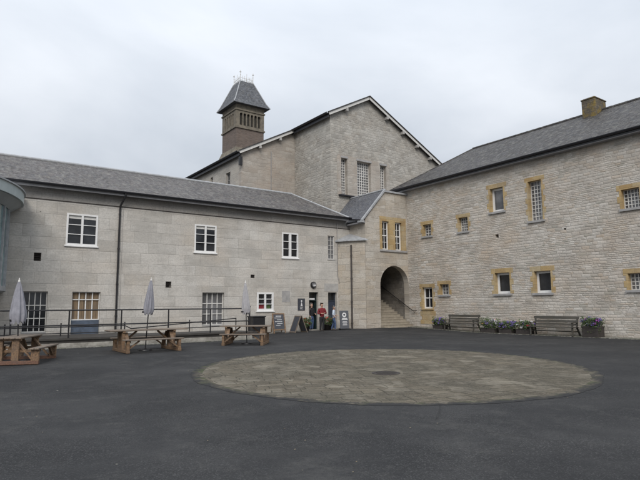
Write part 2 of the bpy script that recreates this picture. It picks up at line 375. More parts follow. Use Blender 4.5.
def M_leaf(name, a, b):
    t = NT(name); c = t.ramp(t.noise(t.coord(), 14, 3), [(.35, a), (.65, b)])
    return t.out(c, .7)
MAT['leaf'] = M_leaf('green_leaves', (.028,.055,.016), (.07,.11,.03))
MAT['fl_purple'] = M_leaf('purple_petals', (.09,.05,.26), (.20,.14,.42))
MAT['fl_magenta'] = M_leaf('magenta_petals', (.24,.03,.25), (.4,.1,.4))
MAT['fl_red'] = M_leaf('red_petals', (.55,.02,.03), (.7,.06,.07))
MAT['fl_white'] = M_leaf('white_petals', (.5,.48,.5), (.7,.7,.72))
MAT['fl_orange'] = M_leaf('orange_petals', (.55,.16,.03), (.65,.3,.06))

def M_asphalt():
    t = NT('asphalt'); v = t.coord()
    c = t.ramp(t.noise(v, .16, 5, .6), [(.34, (.030,.030,.031)), (.66, (.046,.046,.0465))])
    # worn and damp areas, old patch outlines, hairline cracks, dusty tracks
    c = t.mix(t.ramp(t.noise(t.warp(v, .3, 1.2), .5, 6, .7), [(.42, .75), (.60, 0)]), c, (.021,.0215,.023))
    c = t.mix(t.ramp(t.noise(v, .9, 7, .78), [(.52, 0), (.70, .55)]), c, (.085,.083,.078))
    w = t.warp(v, .8, .35)
    pv = t.n('ShaderNodeTexVoronoi', Scale=.13, Randomness=1.0); t.l(w, pv.inputs['Vector'])
    pc = t.n('ShaderNodeSeparateColor'); t.l(pv.outputs['Color'], pc.inputs[0])
    c = t.mix(t.ramp(pc.outputs[0], [(.55, 0), (.56, .28)], 'LINEAR'), c, (.024,.0245,.026))
    ce = t.n('ShaderNodeTexVoronoi', Scale=.13, Randomness=1.0, _feature='DISTANCE_TO_EDGE'); t.l(w, ce.inputs['Vector'])
    cm = t.math('MULTIPLY', t.ramp(ce.outputs['Distance'], [(.0, 1), (.004, 0)]), t.ramp(t.noise(v, .25, 2), [(.48, 0), (.55, .55)]))
    c = t.mix(cm, c, (.010,.010,.010))
    sp = t.n('ShaderNodeTexVoronoi', Scale=75); t.l(v, sp.inputs['Vector'])
    sc = t.n('ShaderNodeSeparateColor'); t.l(sp.outputs['Color'], sc.inputs[0])
    amt = t.ramp(t.noise(v, .7, 4, .6), [(.35, .25), (.65, 1)])
    c = t.mix(t.math('MULTIPLY', t.ramp(sc.outputs[0], [(.74, 0), (1, .5)]), amt), c, (.13,.13,.13))
    c = t.mix(t.ramp(sc.outputs[1], [(.7, 0), (1, .5)]), c, (.012,.012,.012))
    s2 = t.n('ShaderNodeTexVoronoi', Scale=1.3); t.l(v, s2.inputs['Vector'])
    c = t.mix(t.ramp(s2.outputs['Distance'], [(.02, 1), (.03, 0)]), c, (.30,.29,.24))
    r = t.ramp(t.noise(v, .35, 4), [(.35, .68), (.65, .92)])
    h = t.math('ADD', t.math('MULTIPLY', sc.outputs[2], .5), t.noise(v, 30, 4, .7))
    return t.out(c, r, h, .5, .010, 0, .22)
def M_paving():
    t = NT('stone_paving'); v0 = t.coord()
    mp = t.n('ShaderNodeMapping'); mp.inputs['Rotation'].default_value = (0, 0, R(24)); t.l(v0, mp.inputs[0])
    w = t.warp(mp.outputs[0], 1.2, .10)
    a = (.078,.066,.049); b = (.145,.124,.092)
    b1 = brick(t, w, .62, .27, .012, a, b, (.07,.072,.055), .4, 0, .3, .7, 3)
    mp2 = t.n('ShaderNodeMapping'); mp2.inputs['Rotation'].default_value = (0, 0, R(-13)); mp2.inputs['Location'].default_value = (3, 1, 0); t.l(w, mp2.inputs[0])
    b2 = brick(t, mp2.outputs[0], .5, .34, .014, b, a, (.07,.072,.055), .5, 0, .3, 1.5, 2)
    sel = t.ramp(t.noise(v0, .35, 2), [(.49, 0), (.51, 1)])
    c = t.mix(sel, b1.outputs[0], b2.outputs[0]); m = t.mix(sel, b1.outputs[1], b2.outputs[1])
    vo = t.n('ShaderNodeTexVoronoi', Scale=2.1, Randomness=1.0); t.l(w, vo.inputs['Vector'])
    sc = t.n('ShaderNodeSeparateColor'); t.l(vo.outputs['Color'], sc.inputs[0])
    c = t.mix(t.ramp(sc.outputs[0], [(.72, 0), (.8, .6)]), c, (.235,.212,.17))
    c = t.mix(t.ramp(sc.outputs[1], [(.62, 0), (.85, .6)]), c, (.062,.054,.042))
    c = t.mix(t.ramp(t.noise(v0, .45, 5, .7), [(.42, .7), (.58, 0)]), c, (.068,.062,.048))
    c = t.mix(t.ramp(t.noise(w, 2.4, 6, .75), [(.5, 0), (.62, .5)]), c, (.20,.18,.145))
    c = t.mix(t.ramp(t.noise(v0, 9, 6, .8), [(.52, 0), (.7, .6)]), c, (.05,.048,.032))
    c = t.mix(t.ramp(t.noise(v0, 30, 4, .8), [(.5, 0), (.68, .6)]), c, (.24,.21,.16))
    h = t.math('SUBTRACT', t.noise(v0, 16, 5, .7), t.math('MULTIPLY', m, 1.2))
    c = t.mix(t.math('MULTIPLY', m, .6), c, (.04,.035,.025))
    return t.out(c, .88, h, .8, .02, 0, .25)
def M_cobble(name, a=(.17,.16,.135), b=(.3,.285,.25), s=9, rim=None):
    t = NT(name); v = t.coord()
    vo = t.n('ShaderNodeTexVoronoi', Scale=s); t.l(v, vo.inputs['Vector'])
    ve = t.n('ShaderNodeTexVoronoi', Scale=s, _feature='DISTANCE_TO_EDGE'); t.l(v, ve.inputs['Vector'])
    sc = t.n('ShaderNodeSeparateColor'); t.l(vo.outputs['Color'], sc.inputs[0])
    c = t.mix(sc.outputs[0], a, b)
    c = t.mix(t.ramp(t.noise(v, 2, 4), [(.5, 0), (.65, .8)]), c, (.06,.075,.03))
    c = t.mix(t.ramp(ve.outputs['Distance'], [(0, 1), (.1, 0)]), c, (.05,.05,.04))
    if rim:
        vm = t.n('ShaderNodeVectorMath', _operation='DISTANCE'); t.l(v, vm.inputs[0]); vm.inputs[1].default_value = (rim[0], rim[1], 0)
        e = t.math('ADD', t.math('SUBTRACT', vm.outputs['Value'], 5.02), t.math('MULTIPLY', t.math('SUBTRACT', t.noise(v, 2.6, 6, .75), .5), 1.1))
        c = t.mix(t.ramp(e, [(.0, 0), (.24, 1)]), c, (.030,.030,.0305))
    return t.out(c, .9, ve.outputs['Distance'], .5 if rim else .8, .015 if rim else .03, 0, .22 if rim else .5)
MAT['asphalt'] = M_asphalt(); MAT['paving'] = M_paving(); MAT['cobble'] = M_cobble('cobble_edging')
MAT['setts'] = M_cobble('sett_ring', (.060,.052,.040), (.155,.135,.105), 7, (15.0*math.cos(R(54.45))+1.86*math.sin(R(54.45)), 15.0*math.sin(R(54.45))-1.86*math.cos(R(54.45))))

# ------------------------------------------------------------------ setting
YAW = R(54.45)
FW = Vector((math.cos(YAW), math.sin(YAW)))
def sst(x): x = min(max(x, 0), 1); return x*x*(3-2*x)
def gz(x, y):
    d = x*FW.x+y*FW.y
    e = 20-d
    tilt = 0 if e < -1.5 else (-.0163*((e+1.5)**2)/6 if e < 1.5 else -.0163*e)
    tilt = max(tilt, -.42)
    far = 1-sst((math.hypot(x, y)-60)/30)
    return tilt*far + .18*sst((x-13)/12)*sst((y-19.5)/7)*far
def sheet_grid(xs, ys, dz, name, mat, inside=None):
    mb = MB(); idx = {}; vs = []; fs = []
    for j, y in enumerate(ys):
        for i, x in enumerate(xs): vs.append((x, y, gz(x, y)+dz))
    n = len(xs)
    for j in range(len(ys)-1):
        for i in range(n-1): fs.append((j*n+i, j*n+i+1, (j+1)*n+i+1, (j+1)*n+i))
    mb.add(vs, fs, True); return mb.build(name, mat)
xs = [-600, -300, -150, -90, -60] + [-40+i*1.0 for i in range(91)] + [60, 90, 150, 300, 600]
g = sheet_grid(xs, xs, 0, 'ground', MAT['asphalt']); tag(g, kind='structure')
# the stone circle let into the yard
CX = Vector((FW.x, FW.y))*15.0 + Vector((math.sin(YAW), -math.cos(YAW)))*1.86
def ring(name, r0, r1, dz, mat, nr, na=120, arc=None):
    mb = MB(); vs = []; fs = []
    for i in range(nr+1):
        r = r0+(r1-r0)*i/nr
        for k in range(na):
            a = 2*math.pi*k/na; rr = r*(1+.004*math.sin(7*a)+.003*math.sin(19*a+1)+random.uniform(-.004, .004)) if (i == nr and r1 > 5.1) else r
            x = CX.x+rr*math.cos(a); y = CX.y+rr*math.sin(a); vs.append((x, y, gz(x, y)+dz))
    for i in range(nr):
        for k in range(na): fs.append((i*na+k, i*na+(k+1) % na, (i+1)*na+(k+1) % na, (i+1)*na+k))
    if r0 == 0:
        pass
    mb.add(vs, fs, True); return mb.build(name, mat)
tag(ring('paved_circle', .01, 5.02, .005, MAT['paving'], 16, 240), kind='structure')
tag(ring('paved_circle_edging', 5.02, 5.30, .005, MAT['setts'], 2, 240), kind='structure')
# drain cover in the circle
dc = Vector((0,0,0)); dx, dy = (9.35, 10.25)
t = thing('drain_cover', 'round iron drain cover set in the middle of the stone circle', 'drain cover', (dx, dy, gz(dx, dy)+.006))
MB().lathe((0,0,0), [(.36, -.02), (.36, .010), (.30, .012), (.30, .004)], 28).build('rim', MAT['terracotta'], t, world=False)
mb = MB().lathe((0,0,0), [(.295, .0), (.295, .007), (.001, .007)], 28, False)
for k in range(-4, 5):
    L = math.sqrt(max(.26**2-(k*.055)**2, 0)); mb.box(-L, k*.055-.012, .007, L, k*.055+.012, .014)
mb.build('lid', M_plain('rusty_iron', (.045,.038,.034), .7, .5, 20), t, world=False)

# edge strip at the foot of the right hand building
def strip(name, pts0, pts1, dz, mat, n=60, th=.06):
    mb = MB(); vs = []; fs = []
    for i in range(n+1):
        f = i/n; a = Vector(pts0[0]).lerp(Vector(pts0[1]), f); b = Vector(pts1[0]).lerp(Vector(pts1[1]), f)
        for p in (a, b): vs.append((p.x, p.y, gz(p.x, p.y)+dz)); vs.append((p.x, p.y, gz(p.x, p.y)-.1))
    for i in range(n):
        o = i*4; fs += [(o, o+2, o+6, o+4), (o, o+4, o+5, o+1), (o+2, o+3, o+7, o+6)]
    mb.add(vs, fs); return mb.build(name, mat)
tag(strip('cobbled_edging', [(25.55, -4), (25.55, 25.9)], [(26.45, -4), (26.45, 25.9)], .03, MAT['cobble']), kind='structure')
tag(strip('cobbled_gutter', [(-4, 23.55), (13.2, 23.55)], [(-4, 24.12), (13.2, 24.12)], .015, MAT['cobble']), kind='structure')
tag(strip('kerb_stone', [(13.6, 27.55), (22.0, 27.55)], [(13.6, 28.1), (22.0, 28.1)], .05, MAT['concrete']), kind='structure')

# ------------------------------------------------------------------ windows
def rect(u0, u1, z0, z1): return [(u0, z0), (u1, z0), (u1, z1), (u0, z1)]
def window(root, axis, pos, u0, u1, z0, z1, recess=.12, fw=.06, cols=2, rows=3, bw=.025, fm='white', gm='glass',
           sill=None, sillmat='stone_trim', sur=None, surmat='sandstone', teeth=True, midcol=None, midrow=None, blind=None, name='window', lintel=.22, down=0.0, depth=.06, deco=None):
    """window: frame mesh, with pane, sill, surround below it"""
    mb = MB()
    def bx(m, a0, a1, b0, b1, t0, t1):
        if axis == 'Y': m.box(a0, pos+t0, b0, a1, pos+t1, b1)
        else: m.box(pos+t0, a0, b0, pos+t1, a1, b1)
    t0 = recess; t1 = recess+depth
    bx(mb, u0, u0+fw, z0, z1, t0, t1); bx(mb, u1-fw, u1, z0, z1, t0, t1)
    bx(mb, u0+fw, u1-fw, z0, z0+fw*1.15, t0, t1); bx(mb, u0+fw, u1-fw, z1-fw, z1, t0, t1)
    iw = u1-u0-2*fw; ih = z1-z0-2*fw
    for i in range(1, cols):
        c = u0+fw+iw*i/cols; w = midcol if (midcol and i*2 == cols) else bw
        bx(mb, c-w/2, c+w/2, z0+fw*1.15, z1-fw, t0+.004, t1-.012)
    for j in range(1, rows):
        c = z0+fw+ih*j/rows; w = midrow if (midrow and j*2 == rows) else bw
        bx(mb, u0+fw, u1-fw, c-w/2, c+w/2, t0+.009, t1-.009)
    w = mb.build(name, MAT[fm], root)
    p = MB(); bx(p, u0+fw*.5, u1-fw*.5, z0+fw*.5, z1-fw*.5, t1-.006, t1+.02); p.build('pane', MAT[gm], w)
    if blind:
        b = MB(); bx(b, u0+fw, u1-fw, z1-fw-blind[0], z1-fw, t1-.010, t1-.0065); b.build('blind', MAT[blind[1]], w)
    if deco:
        for (a, b_, c, d, m) in deco:
            q = MB(); bx(q, u0+a, u0+b_, z0+c, z0+d, t1-.010, t1-.0065); q.build('poster', MAT[m], w)
    if sill:
        o, hgt, proud = sill
        s = MB(); bx(s, u0-o, u1+o, z0-hgt, z0, -proud, recess+.02); s.build('sill', MAT[sillmat], w, bevel=.008)
    if sur:
        sw = sur; out = []
        a, b = u0-sw, u1+sw; top = z1+lintel; bot = z0-(down if down else 0)-.0
        if teeth:
            rng = random.Random(int(u0*100)); L = [(a, top)]; z = top-lintel*.0; k = 0; zz = top
            lp = []; rp = []
            step = .3
            while zz > bot+.05:
                nz = max(zz-step*rng.uniform(.8, 1.15), bot)
                if nz-bot < .1: nz = bot
                e = sw*.55 if k % 2 else 0
                lp += [(a+e, zz), (a+e, nz)]; rp += [(b-e, zz), (b-e, nz)]
                zz = nz; k += 1
            out = lp+list(reversed(rp))
        else: out = [(a, top), (a, bot), (b, bot), (b, top)]
        # opening reaches down through the outline where there is a sill
        g_ = .0
        hole = [(u0, bot if not down else z0), (u1, bot if not down else z0), (u1, z1), (u0, z1)]
        s = MB()
        if down:
            s.slab(out, [rect(u0, u1, z0-.001, z1)], axis, pos, recess+.03, -.012)
        else:
            n = len(lp) if teeth else 2
            left = (lp if teeth else [(a, top), (a, bot)])
            right = (list(reversed(rp)) if teeth else [(b, bot), (b, top)])
            ol = left+[(u0, bot), (u0, z1), (u1, z1), (u1, bot)]+right
            s.slab(ol, [], axis, pos, recess+.03, -.012)
        s.build('surround', MAT[surmat], w)
    return w

# ------------------------------------------------------------------ building A (left, pale ashlar, two storeys)
YA = 28.0
LB = thing('stone_building', 'long pale ashlar building with white windows and slate roof, left, behind the picnic tables', 'building', (5, YA, 0))
WIN_A = [  # u0,u1,z0,z1 openings
    (4.80, 6.25, 4.66, 6.24), (11.38, 12.70, 4.66, 6.24), (17.10, 18.30, 4.62, 6.20), (20.66, 21.18, 4.68, 6.24),
    (3.13, 4.16, .50, 2.40), (5.22, 6.52, 1.02, 2.40), (11.92, 13.24, .60, 2.42), (15.36, 16.50, 1.36, 2.46)]
DOORS_A = [(19.12, 19.84, .05, 2.50), (20.62, 21.34, .05, 2.50)]
holes = [rect(a+.02, b-.02, c+.02, d-.02) if i in (0, 1, 2, 7) else rect(a, b, c, d) for i, (a, b, c, d) in enumerate(WIN_A)]+[rect(a, b, c-.2, d) for a, b, c, d in DOORS_A]
holes[5] = rect(5.22, 6.52, .10, 2.40)
VENTS_A = [(3.47, 3.78, 3.83, 4.22), (9.81, 10.13, 2.66, 2.99), (14.93, 15.20, 3.30, 3.50)]
holes += [rect(*v) for v in VENTS_A]
mb = MB().slab([(-14, -.6), (22.5, -.6), (22.5, 6.80), (-14, 6.80)], holes, 'Y', YA, .4)
mb.box(-14, YA+.4, -.6, -13.6, 36.4, 7.4); mb.box(-13.6, 36.0, -.6, 22.3, 36.4, 7.4)
mb.build('wall', MAT['ashlar'], LB)
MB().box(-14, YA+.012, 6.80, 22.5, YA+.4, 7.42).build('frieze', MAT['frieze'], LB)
MB().box(-14, YA-.03, 6.78, 22.5, YA+.1, 6.82).build('string_course', MAT['terracotta'], LB)
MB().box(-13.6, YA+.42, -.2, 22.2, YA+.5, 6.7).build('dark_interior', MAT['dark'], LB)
for i, (a, b, c, d) in enumerate(WIN_A):
    if i in (0, 1, 2):
        window(LB, 'Y', YA, a, b, c, d, -.02, .085, 2, 3, .035, 'white', 'glass', (.06, .07, .07), 'white', midcol=.10 if i < 2 else .17,
               blind=(.16, 'offwhite') if i < 2 else None, depth=.09)
    elif i == 7:
        window(LB, 'Y', YA, a, b, c, d, -.02, .11, 2, 3, .045, 'white', 'glass', (.07, .07, .08), 'white', midcol=.12, depth=.09,
               deco=[(.12, .50, .10, .42, 'red_cloth'), (.66, .95, .12, .36, 'leaf')])
    elif i == 3:
        window(LB, 'Y', YA, a, b, c, d, .06, .04, 2, 5, .025, 'offwhite', 'glass_grey', (.06, .07, .03), 'pale_trim', depth=.05)
    elif i == 4:
        window(LB, 'Y', YA, a, b, c, d, .16, .04, 4, 3, .035, 'offwhite', 'glass', (.0, .05, .01), 'stone_trim')
    elif i == 5:
        window(LB, 'Y', YA, a, b, c, d, .14, .04, 4, 1, .05, 'white', 'curtain', None)
        mq = MB().box(a+.04, YA+.12, 2.0, b-.04, YA+.142, 2.04); mq.build('transom', MAT['white'], LB)
        m = MB().box(a, YA+.13, .10, b, YA+.2, c-.003)
        m.build('panel', MAT['blue_panel'], LB)
    else:
        window(LB, 'Y', YA, a, b, c, d, .16, .04, 4, 3, .045, 'offwhite', 'glass_grey', (.0, .05, .01), 'stone_trim')
for a, b, c, d in VENTS_A:
    m = MB()
    for k in range(5): z = c+(d-c)*(k+.5)/5; m.beam((a, YA+.06, z), (b, YA+.06, z), .05, .012, (0, .5, 1))
    m.build('vent', MAT['terracotta'], LB)
# doors
for k, (a, b, c, d) in enumerate(DOORS_A):
    w = .05; m = MB().box(a, YA+.2, c, a+w, YA+.28, d).box(b-w, YA+.2, c, b, YA+.28, d).box(a+w, YA+.2, d-w, b-w, YA+.28, d).box(a+w, YA+.205, 1.93, b-w, YA+.275, 1.98)
    fr = m.build('door_frame', MAT['doorteal' if k == 0 else 'door'], LB)
    MB().box(a+w, YA+.23, 1.98, b-w, YA+.25, d-w).build('fanlight', MAT['glass'], fr)
    if k == 0:   # standing open: leaf turned inwards
        m = MB().box(b-w-.05, YA+.28, c, b-w, YA+.9, 1.93); m.build('door', MAT['doorteal'], LB)
        MB().box(a+.12, YA+.215, 2.02, b-.14, YA+.229, 2.12).build('notice', MAT['chalk'], fr)
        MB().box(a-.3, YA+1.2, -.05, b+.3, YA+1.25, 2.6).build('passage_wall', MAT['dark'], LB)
    else:
        dd = MB().box(a+w, YA+.235, c, b-w, YA+.275, 1.93)
        for q in range(1, 4): dd.box(a+w+q*(b-a-2*w)/4-.004, YA+.229, c+.05, a+w+q*(b-a-2*w)/4+.004, YA+.2345, 1.9)
        dob = dd.build('door', MAT['door'], LB); MB().tube([(a+.12, YA+.2, 1.0), (a+.22, YA+.2, 1.0)], .012).build('handle', MAT['lead'], dob)
MB().box(20.32, YA-.012, 2.56, 21.52, YA+.1, 3.08).build('lintel', MAT['pale_trim'], LB)
MB().box(17.10, YA-.008, 1.88, 17.68, YA+.1, 2.56).build('blocked_opening', MAT['stone_trim'], LB)
# roof
RZ, EZ = 9.78, 7.50
def quad(mb, a, b, c, d, th=.08):
    n = (Vector(b)-Vector(a)).cross(Vector(d)-Vector(a)).normalized()*th
    if n.z > 0: n = -n
    return mb.prism([a, b, c, d], n)
mb = MB(); quad(mb, (-14.3, 27.55, EZ), (22.10, 27.55, EZ), (20.58, 32.3, RZ), (-14.3, 32.3, RZ))
quad(mb, (-14.3, 37.0, EZ), (22.2, 37.0, EZ), (20.58, 32.3, RZ), (-14.3, 32.3, RZ))
rf = mb.build('roof', MAT['slate'], LB)
mb = MB().prism([(22.10, 27.55, EZ), (22.2, 37.0, EZ), (20.58, 32.3, RZ)], (0, 0, -.08)); mb.build('roof_hip', MAT['slate_bay'], LB)
mb = MB().tube([(-14.3, 32.3, RZ+.02), (20.58, 32.3, RZ+.02)], .09, 8).tube([(20.58, 32.3, RZ+.02), (22.10, 27.55, EZ+.02)], .06, 8)
mb.build('ridge_tiles', MAT['lead'], rf)
mb = MB().box(-14.2, 27.60, 7.34, 22.2, YA+.02, 7.40); mb.build('soffit', MAT['soffit'], LB)
MB().box(-14.2, 27.565, 7.30, 22.2, 27.60, 7.44).build('fascia', MAT['soffit'], LB)
def gutter(mb, p0, p1, out, r=.07, box=False):
    """half round gutter on brackets; out = unit vector away from wall"""
    p0 = Vector(p0); p1 = Vector(p1); o = Vector(out); n = 8; prof = []
    for k in range(n+1):
        a = math.pi*k/n; prof.append(o*(-math.cos(a)*r)+Vector((0, 0, -math.sin(a)*r*1.15)))
    vs = [p0+q for q in prof]+[p1+q for q in prof]; m = n+1
    mb.add(vs, [(i, i+1, m+i+1, m+i) for i in range(n)], True)
    vs2 = [p0+q*.9 for q in prof]+[p1+q*.9 for q in prof]; mb.add(vs2, [(i, i+1, m+i+1, m+i) for i in range(n)], True)
    for q in (prof[0], prof[-1]): mb.beam(p0+q*.95, p1+q*.95, .02, .02)
    L = (p1-p0).length; d = (p1-p0)/L
    for k in range(int(L/1.8)+1):
        c = p0+d*(k*1.8+.3)
        if (c-p0).length < L: mb.beam(c-o*r+Vector((0,0,-.01)), c-o*r+Vector((0,0,-.11)), .03, .02)
    return mb
gutter(MB(), (-14.2, 27.485, 7.50), (22.25, 27.485, 7.50), (0, -1, 0), .085).build('gutter', MAT['gutter'], LB)
pm = MB().tube([(7.42, 27.485, 7.44), (7.42, 27.485, 7.28), (7.30, 27.90, 6.85), (7.28, 27.92, 6.6), (7.28, 27.92, .4)], .05, 10)
for z in (6.4, 4.6, 2.8, 1.2): pm.tube([(7.28, 27.92, z-.03), (7.28, 27.92, z+.03)], .066, 10)
pm.build('drainpipe', MAT['black'], LB)
MB().tube([(7.47, 27.99, 6.7), (7.47, 27.99, .4)], .009, 6).build('cable', MAT['stone_trim'], LB)
# round lamp, wall plaque
t = thing('wall_lamp', 'round black bulkhead lamp on the wall above the open door', 'lamp', (19.43, YA, 2.96))
m = MB()
def disc(mb, c, r, y0, y1, n=24, rin=None):
    vs = [(c[0]+r*math.cos(2*math.pi*k/n), y0, c[1]+r*math.sin(2*math.pi*k/n)) for k in range(n)]
    mb.add(vs+[(v[0], y1, v[2]) for v in vs], [tuple(range(n)), tuple(reversed(range(n, 2*n)))]+[(k, (k+1) % n, n+(k+1) % n, n+k) for k in range(n)])
    return mb
disc(m, (19.43, 2.96), .21, YA-.09, YA).build('housing', MAT['black'], t)
disc(MB(), (19.43, 2.97), .15, YA-.14, YA-.088).build('diffuser', MAT['glass_grey'], t)
MB().box(19.36, YA-.16, 2.90, 19.56, YA-.139, 2.97).build('guard_bar', MAT['chalk'], t)
t = thing('wall_sign', 'dark rectangular notice with pale figure on the wall left of the open door', 'sign', (18.5, YA, 1.3))
MB().box(18.26, YA-.035, 1.36, 18.78, YA, 2.10).build('panel', MAT['board'], t)
m = MB(); disc(m, (18.52, 1.94), .055, YA-.042, YA-.035)
m.add([(18.44, YA-.041, 1.62), (18.60, YA-.041, 1.62), (18.52, YA-.041, 1.90)], [(0, 1, 2)])
for k in range(4): m.box(18.40+.02*(k % 2), YA-.040, 1.56-k*.045, 18.64-.03*(k % 3), YA-.036, 1.575-k*.045)
m.build('printed_marks', MAT['chalk'], t)

# ------------------------------------------------------------------ building B : entrance bay in the corner
YB = 26.35; XR = 26.35
EB = thing('entrance_bay', 'tan stone corner bay with arched stair opening, twin sash windows and a steep slate slope', 'building', (24.4, YB, 0))
arch = [(23.72, .0)]+[(25.03-1.31*math.cos(math.pi*k/24), 2.98+1.31*math.sin(math.pi*k/24)) for k in range(25)][:]
arch = [(23.72, -.3)]+arch[1:]+[(26.34, -.3)]
wins = [(23.98, 24.60, 5.36, 7.30), (25.17, 25.79, 5.36, 7.30)]
mb = MB().slab([(22.5, -.5), (26.345, -.5), (26.345, 9.30), (24.28, 9.30), (22.5, 7.30)], [arch]+[rect(a-.02, b+.02, c-.02, d+.02) for a, b, c, d in wins], 'Y', YB, .45)
mb.box(26.0, YB+.45, 4.8, 26.345, 28.0, 9.3)
mb.build('wall', MAT['bay'], EB)
MB().slab([(YB+.45, -.5), (30.05, -.5), (30.05, 7.2), (YB+.45, 7.2)], [], 'X', 22.5, .4).build('side_wall', MAT['bay_side'], EB)
for i, (a, b, c, d) in enumerate(wins):
    window(EB, 'Y', YB, a, b, c, d, .14, .075, 2, 4, .03, 'white', 'glass', None, midrow=.07)
MB().slab([(23.76, 5.36), (23.76, 7.62), (26.2, 7.62), (26.2, 5.36)], [rect(23.98, 24.60, 5.361, 7.30), rect(25.17, 25.79, 5.361, 7.30)], 'Y', YB, .22, -.012).build('surround', MAT['sandstone_front'], EB)
MB().box(23.74, YB-.09, 5.22, 26.24, YB+.12, 5.358).build('sill', MAT['stone_trim'], EB, bevel=.01)
# arched passage with rising steps
n = 24; vs = []; fs = []
pr = [(23.72, 0.0)]+[(25.03-1.31*math.cos(math.pi*k/n), 2.98+1.31*math.sin(math.pi*k/n)) for k in range(n+1)]+[(26.34, 0.0)]
ys_ = [YB+.45, 27.6, 29.0, 31.0]; rise = [0, .15, .8, 1.9]
mb = MB()
for y, r_ in zip(ys_, rise): vs += [(u, y, z+(r_ if z > 1 else 0)) for u, z in pr]
m_ = len(pr)
for i in range(len(ys_)-1): fs += [(i*m_+k, i*m_+k+1, (i+1)*m_+k+1, (i+1)*m_+k) for k in range(m_-1)]
mb.add(vs, fs, True)
MAT['passage_stone'] = M_coursed('dark_passage_stone', 'X', .36, .8, [(0, (.13,.12,.11)), (1, (.22,.205,.185))], (.1,.09,.08), (.2,.17,.13), (.3,.28,.25), .014, .5, .05, .5, (.07,.065,.06), .02, .5, True, .4, 0, .1)  # passage stone coloured darker than the bay walls
mb.build('passage', MAT['passage_stone'], EB)
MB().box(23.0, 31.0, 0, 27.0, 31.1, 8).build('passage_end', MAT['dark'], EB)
mb = MB(); nstep = 17
for k in range(nstep):
    y0 = 25.78+k*.29; z0 = .08+k*.165
    mb.box(23.74 if k > 1 else 23.74, y0, -.3, 26.32 if k > 1 else 26.32, y0+.34 if k < nstep-1 else 31, z0+.12)
    mb.box(23.74, y0-.02, z0+.085, 26.32, y0+.05, z0+.125)
mb.build('steps', M_plain('worn_sandstone_steps', (.36,.32,.255), .9, .5, 3, bd=.01, dirt=(.23,.2,.16)), EB, bevel=.008)
t = thing('handrail', 'black iron handrail sloping up the right side of the arched stair passage', 'handrail', (26.25, 25.7, 1.2))
mb = MB().tube([(26.22, 25.55, 1.26), (26.22, 25.75, 1.24), (26.22, 25.95, 1.27), (26.22, 28.9, 2.95), (26.22, 30.2, 3.6)], .028, 8)
mb.build('rail', MAT['black'], t)
for y, z in ((25.85, 1.22), (27.3, 2.0), (28.8, 2.86)):
    MB().tube([(26.34, y, z-.09), (26.25, y, z-.09), (26.22, y, z)], .013, 6).build('bracket', MAT['black'], t)
# roof slope, verge, flat top and gutter
mb = MB(); quad(mb, (22.22, YB-.05, 7.20), (22.22, 30.08, 7.20), (24.27, 30.08, 9.44), (24.27, YB-.05, 9.44), .09)
rb = mb.build('roof', MAT['slate_bay'], EB)
MB().box(24.2, YB+.01, 9.302, 27.5, 30.08, 9.38).build('flat_roof', MAT['lead'], EB)
mb = MB().beam((22.15, YB-.05, 7.16), (24.29, YB-.05, 9.49), .14, .13, ch=.01).box(24.2, YB-.11, 9.305, 26.42, YB+.02, 9.42)
mb.box(22.08, YB-.10, 7.05, 22.36, YB+.3, 7.18)
mb.build('verge_coping', MAT['lead'], EB)
MB().tube([(24.29, YB, 9.49), (24.29, 30.08, 9.49)], .07, 8).build('ridge_tiles', MAT['lead'], rb)
gutter(MB(), (22.13, YB+.02, 7.22), (22.13, 27.5, 7.40), (-1, 0, 0), .075).build('gutter', MAT['gutter'], EB)
MB().box(22.2, YB, 7.02, 22.5, 27.95, 7.10).build('soffit', MAT['soffit'], EB)
# splayed corner infill with sloping cap
mb = MB().prism([(21.46, 27.995, -.4), (22.495, 26.40, -.4), (22.495, 27.995, -.4)], (0, 0, 6.32)); mb.build('corner_splay', MAT['bay_side'], EB)
cp = [(21.38, 27.99, 5.93), (22.56, 26.28, 5.93), (22.47, 27.97, 6.62)]
MB().add([(21.22, 28.0, 5.93), (22.49, 26.10, 5.93), (22.499, 27.99, 6.50), (21.22, 28.0, 5.86), (22.49, 26.10, 5.86)], [(0, 1, 2), (0, 3, 4, 1), (3, 2, 4), (0, 2, 3), (1, 4, 2)]).build('splay_cap', MAT['lead'], EB)
mb = MB().tube([(21.93, 27.16, 5.62), (21.93, 27.16, .12)], .055, 10)
for z in (4.9, 3.4, 1.9, .5): mb.tube([(21.93, 27.16, z-.035), (21.93, 27.16, z+.035)], .072, 10)
mb.build('drainpipe', M_plain('rusty_iron_pipe', (.07,.06,.055), .6, .5, 6), EB)
mb = MB().tube([(21.40, 27.96, 7.1), (21.40, 27.96, 3.6), (21.5, 27.9, 3.1)], .022, 8).build('thin_pipe', MAT['stone_trim'], EB)

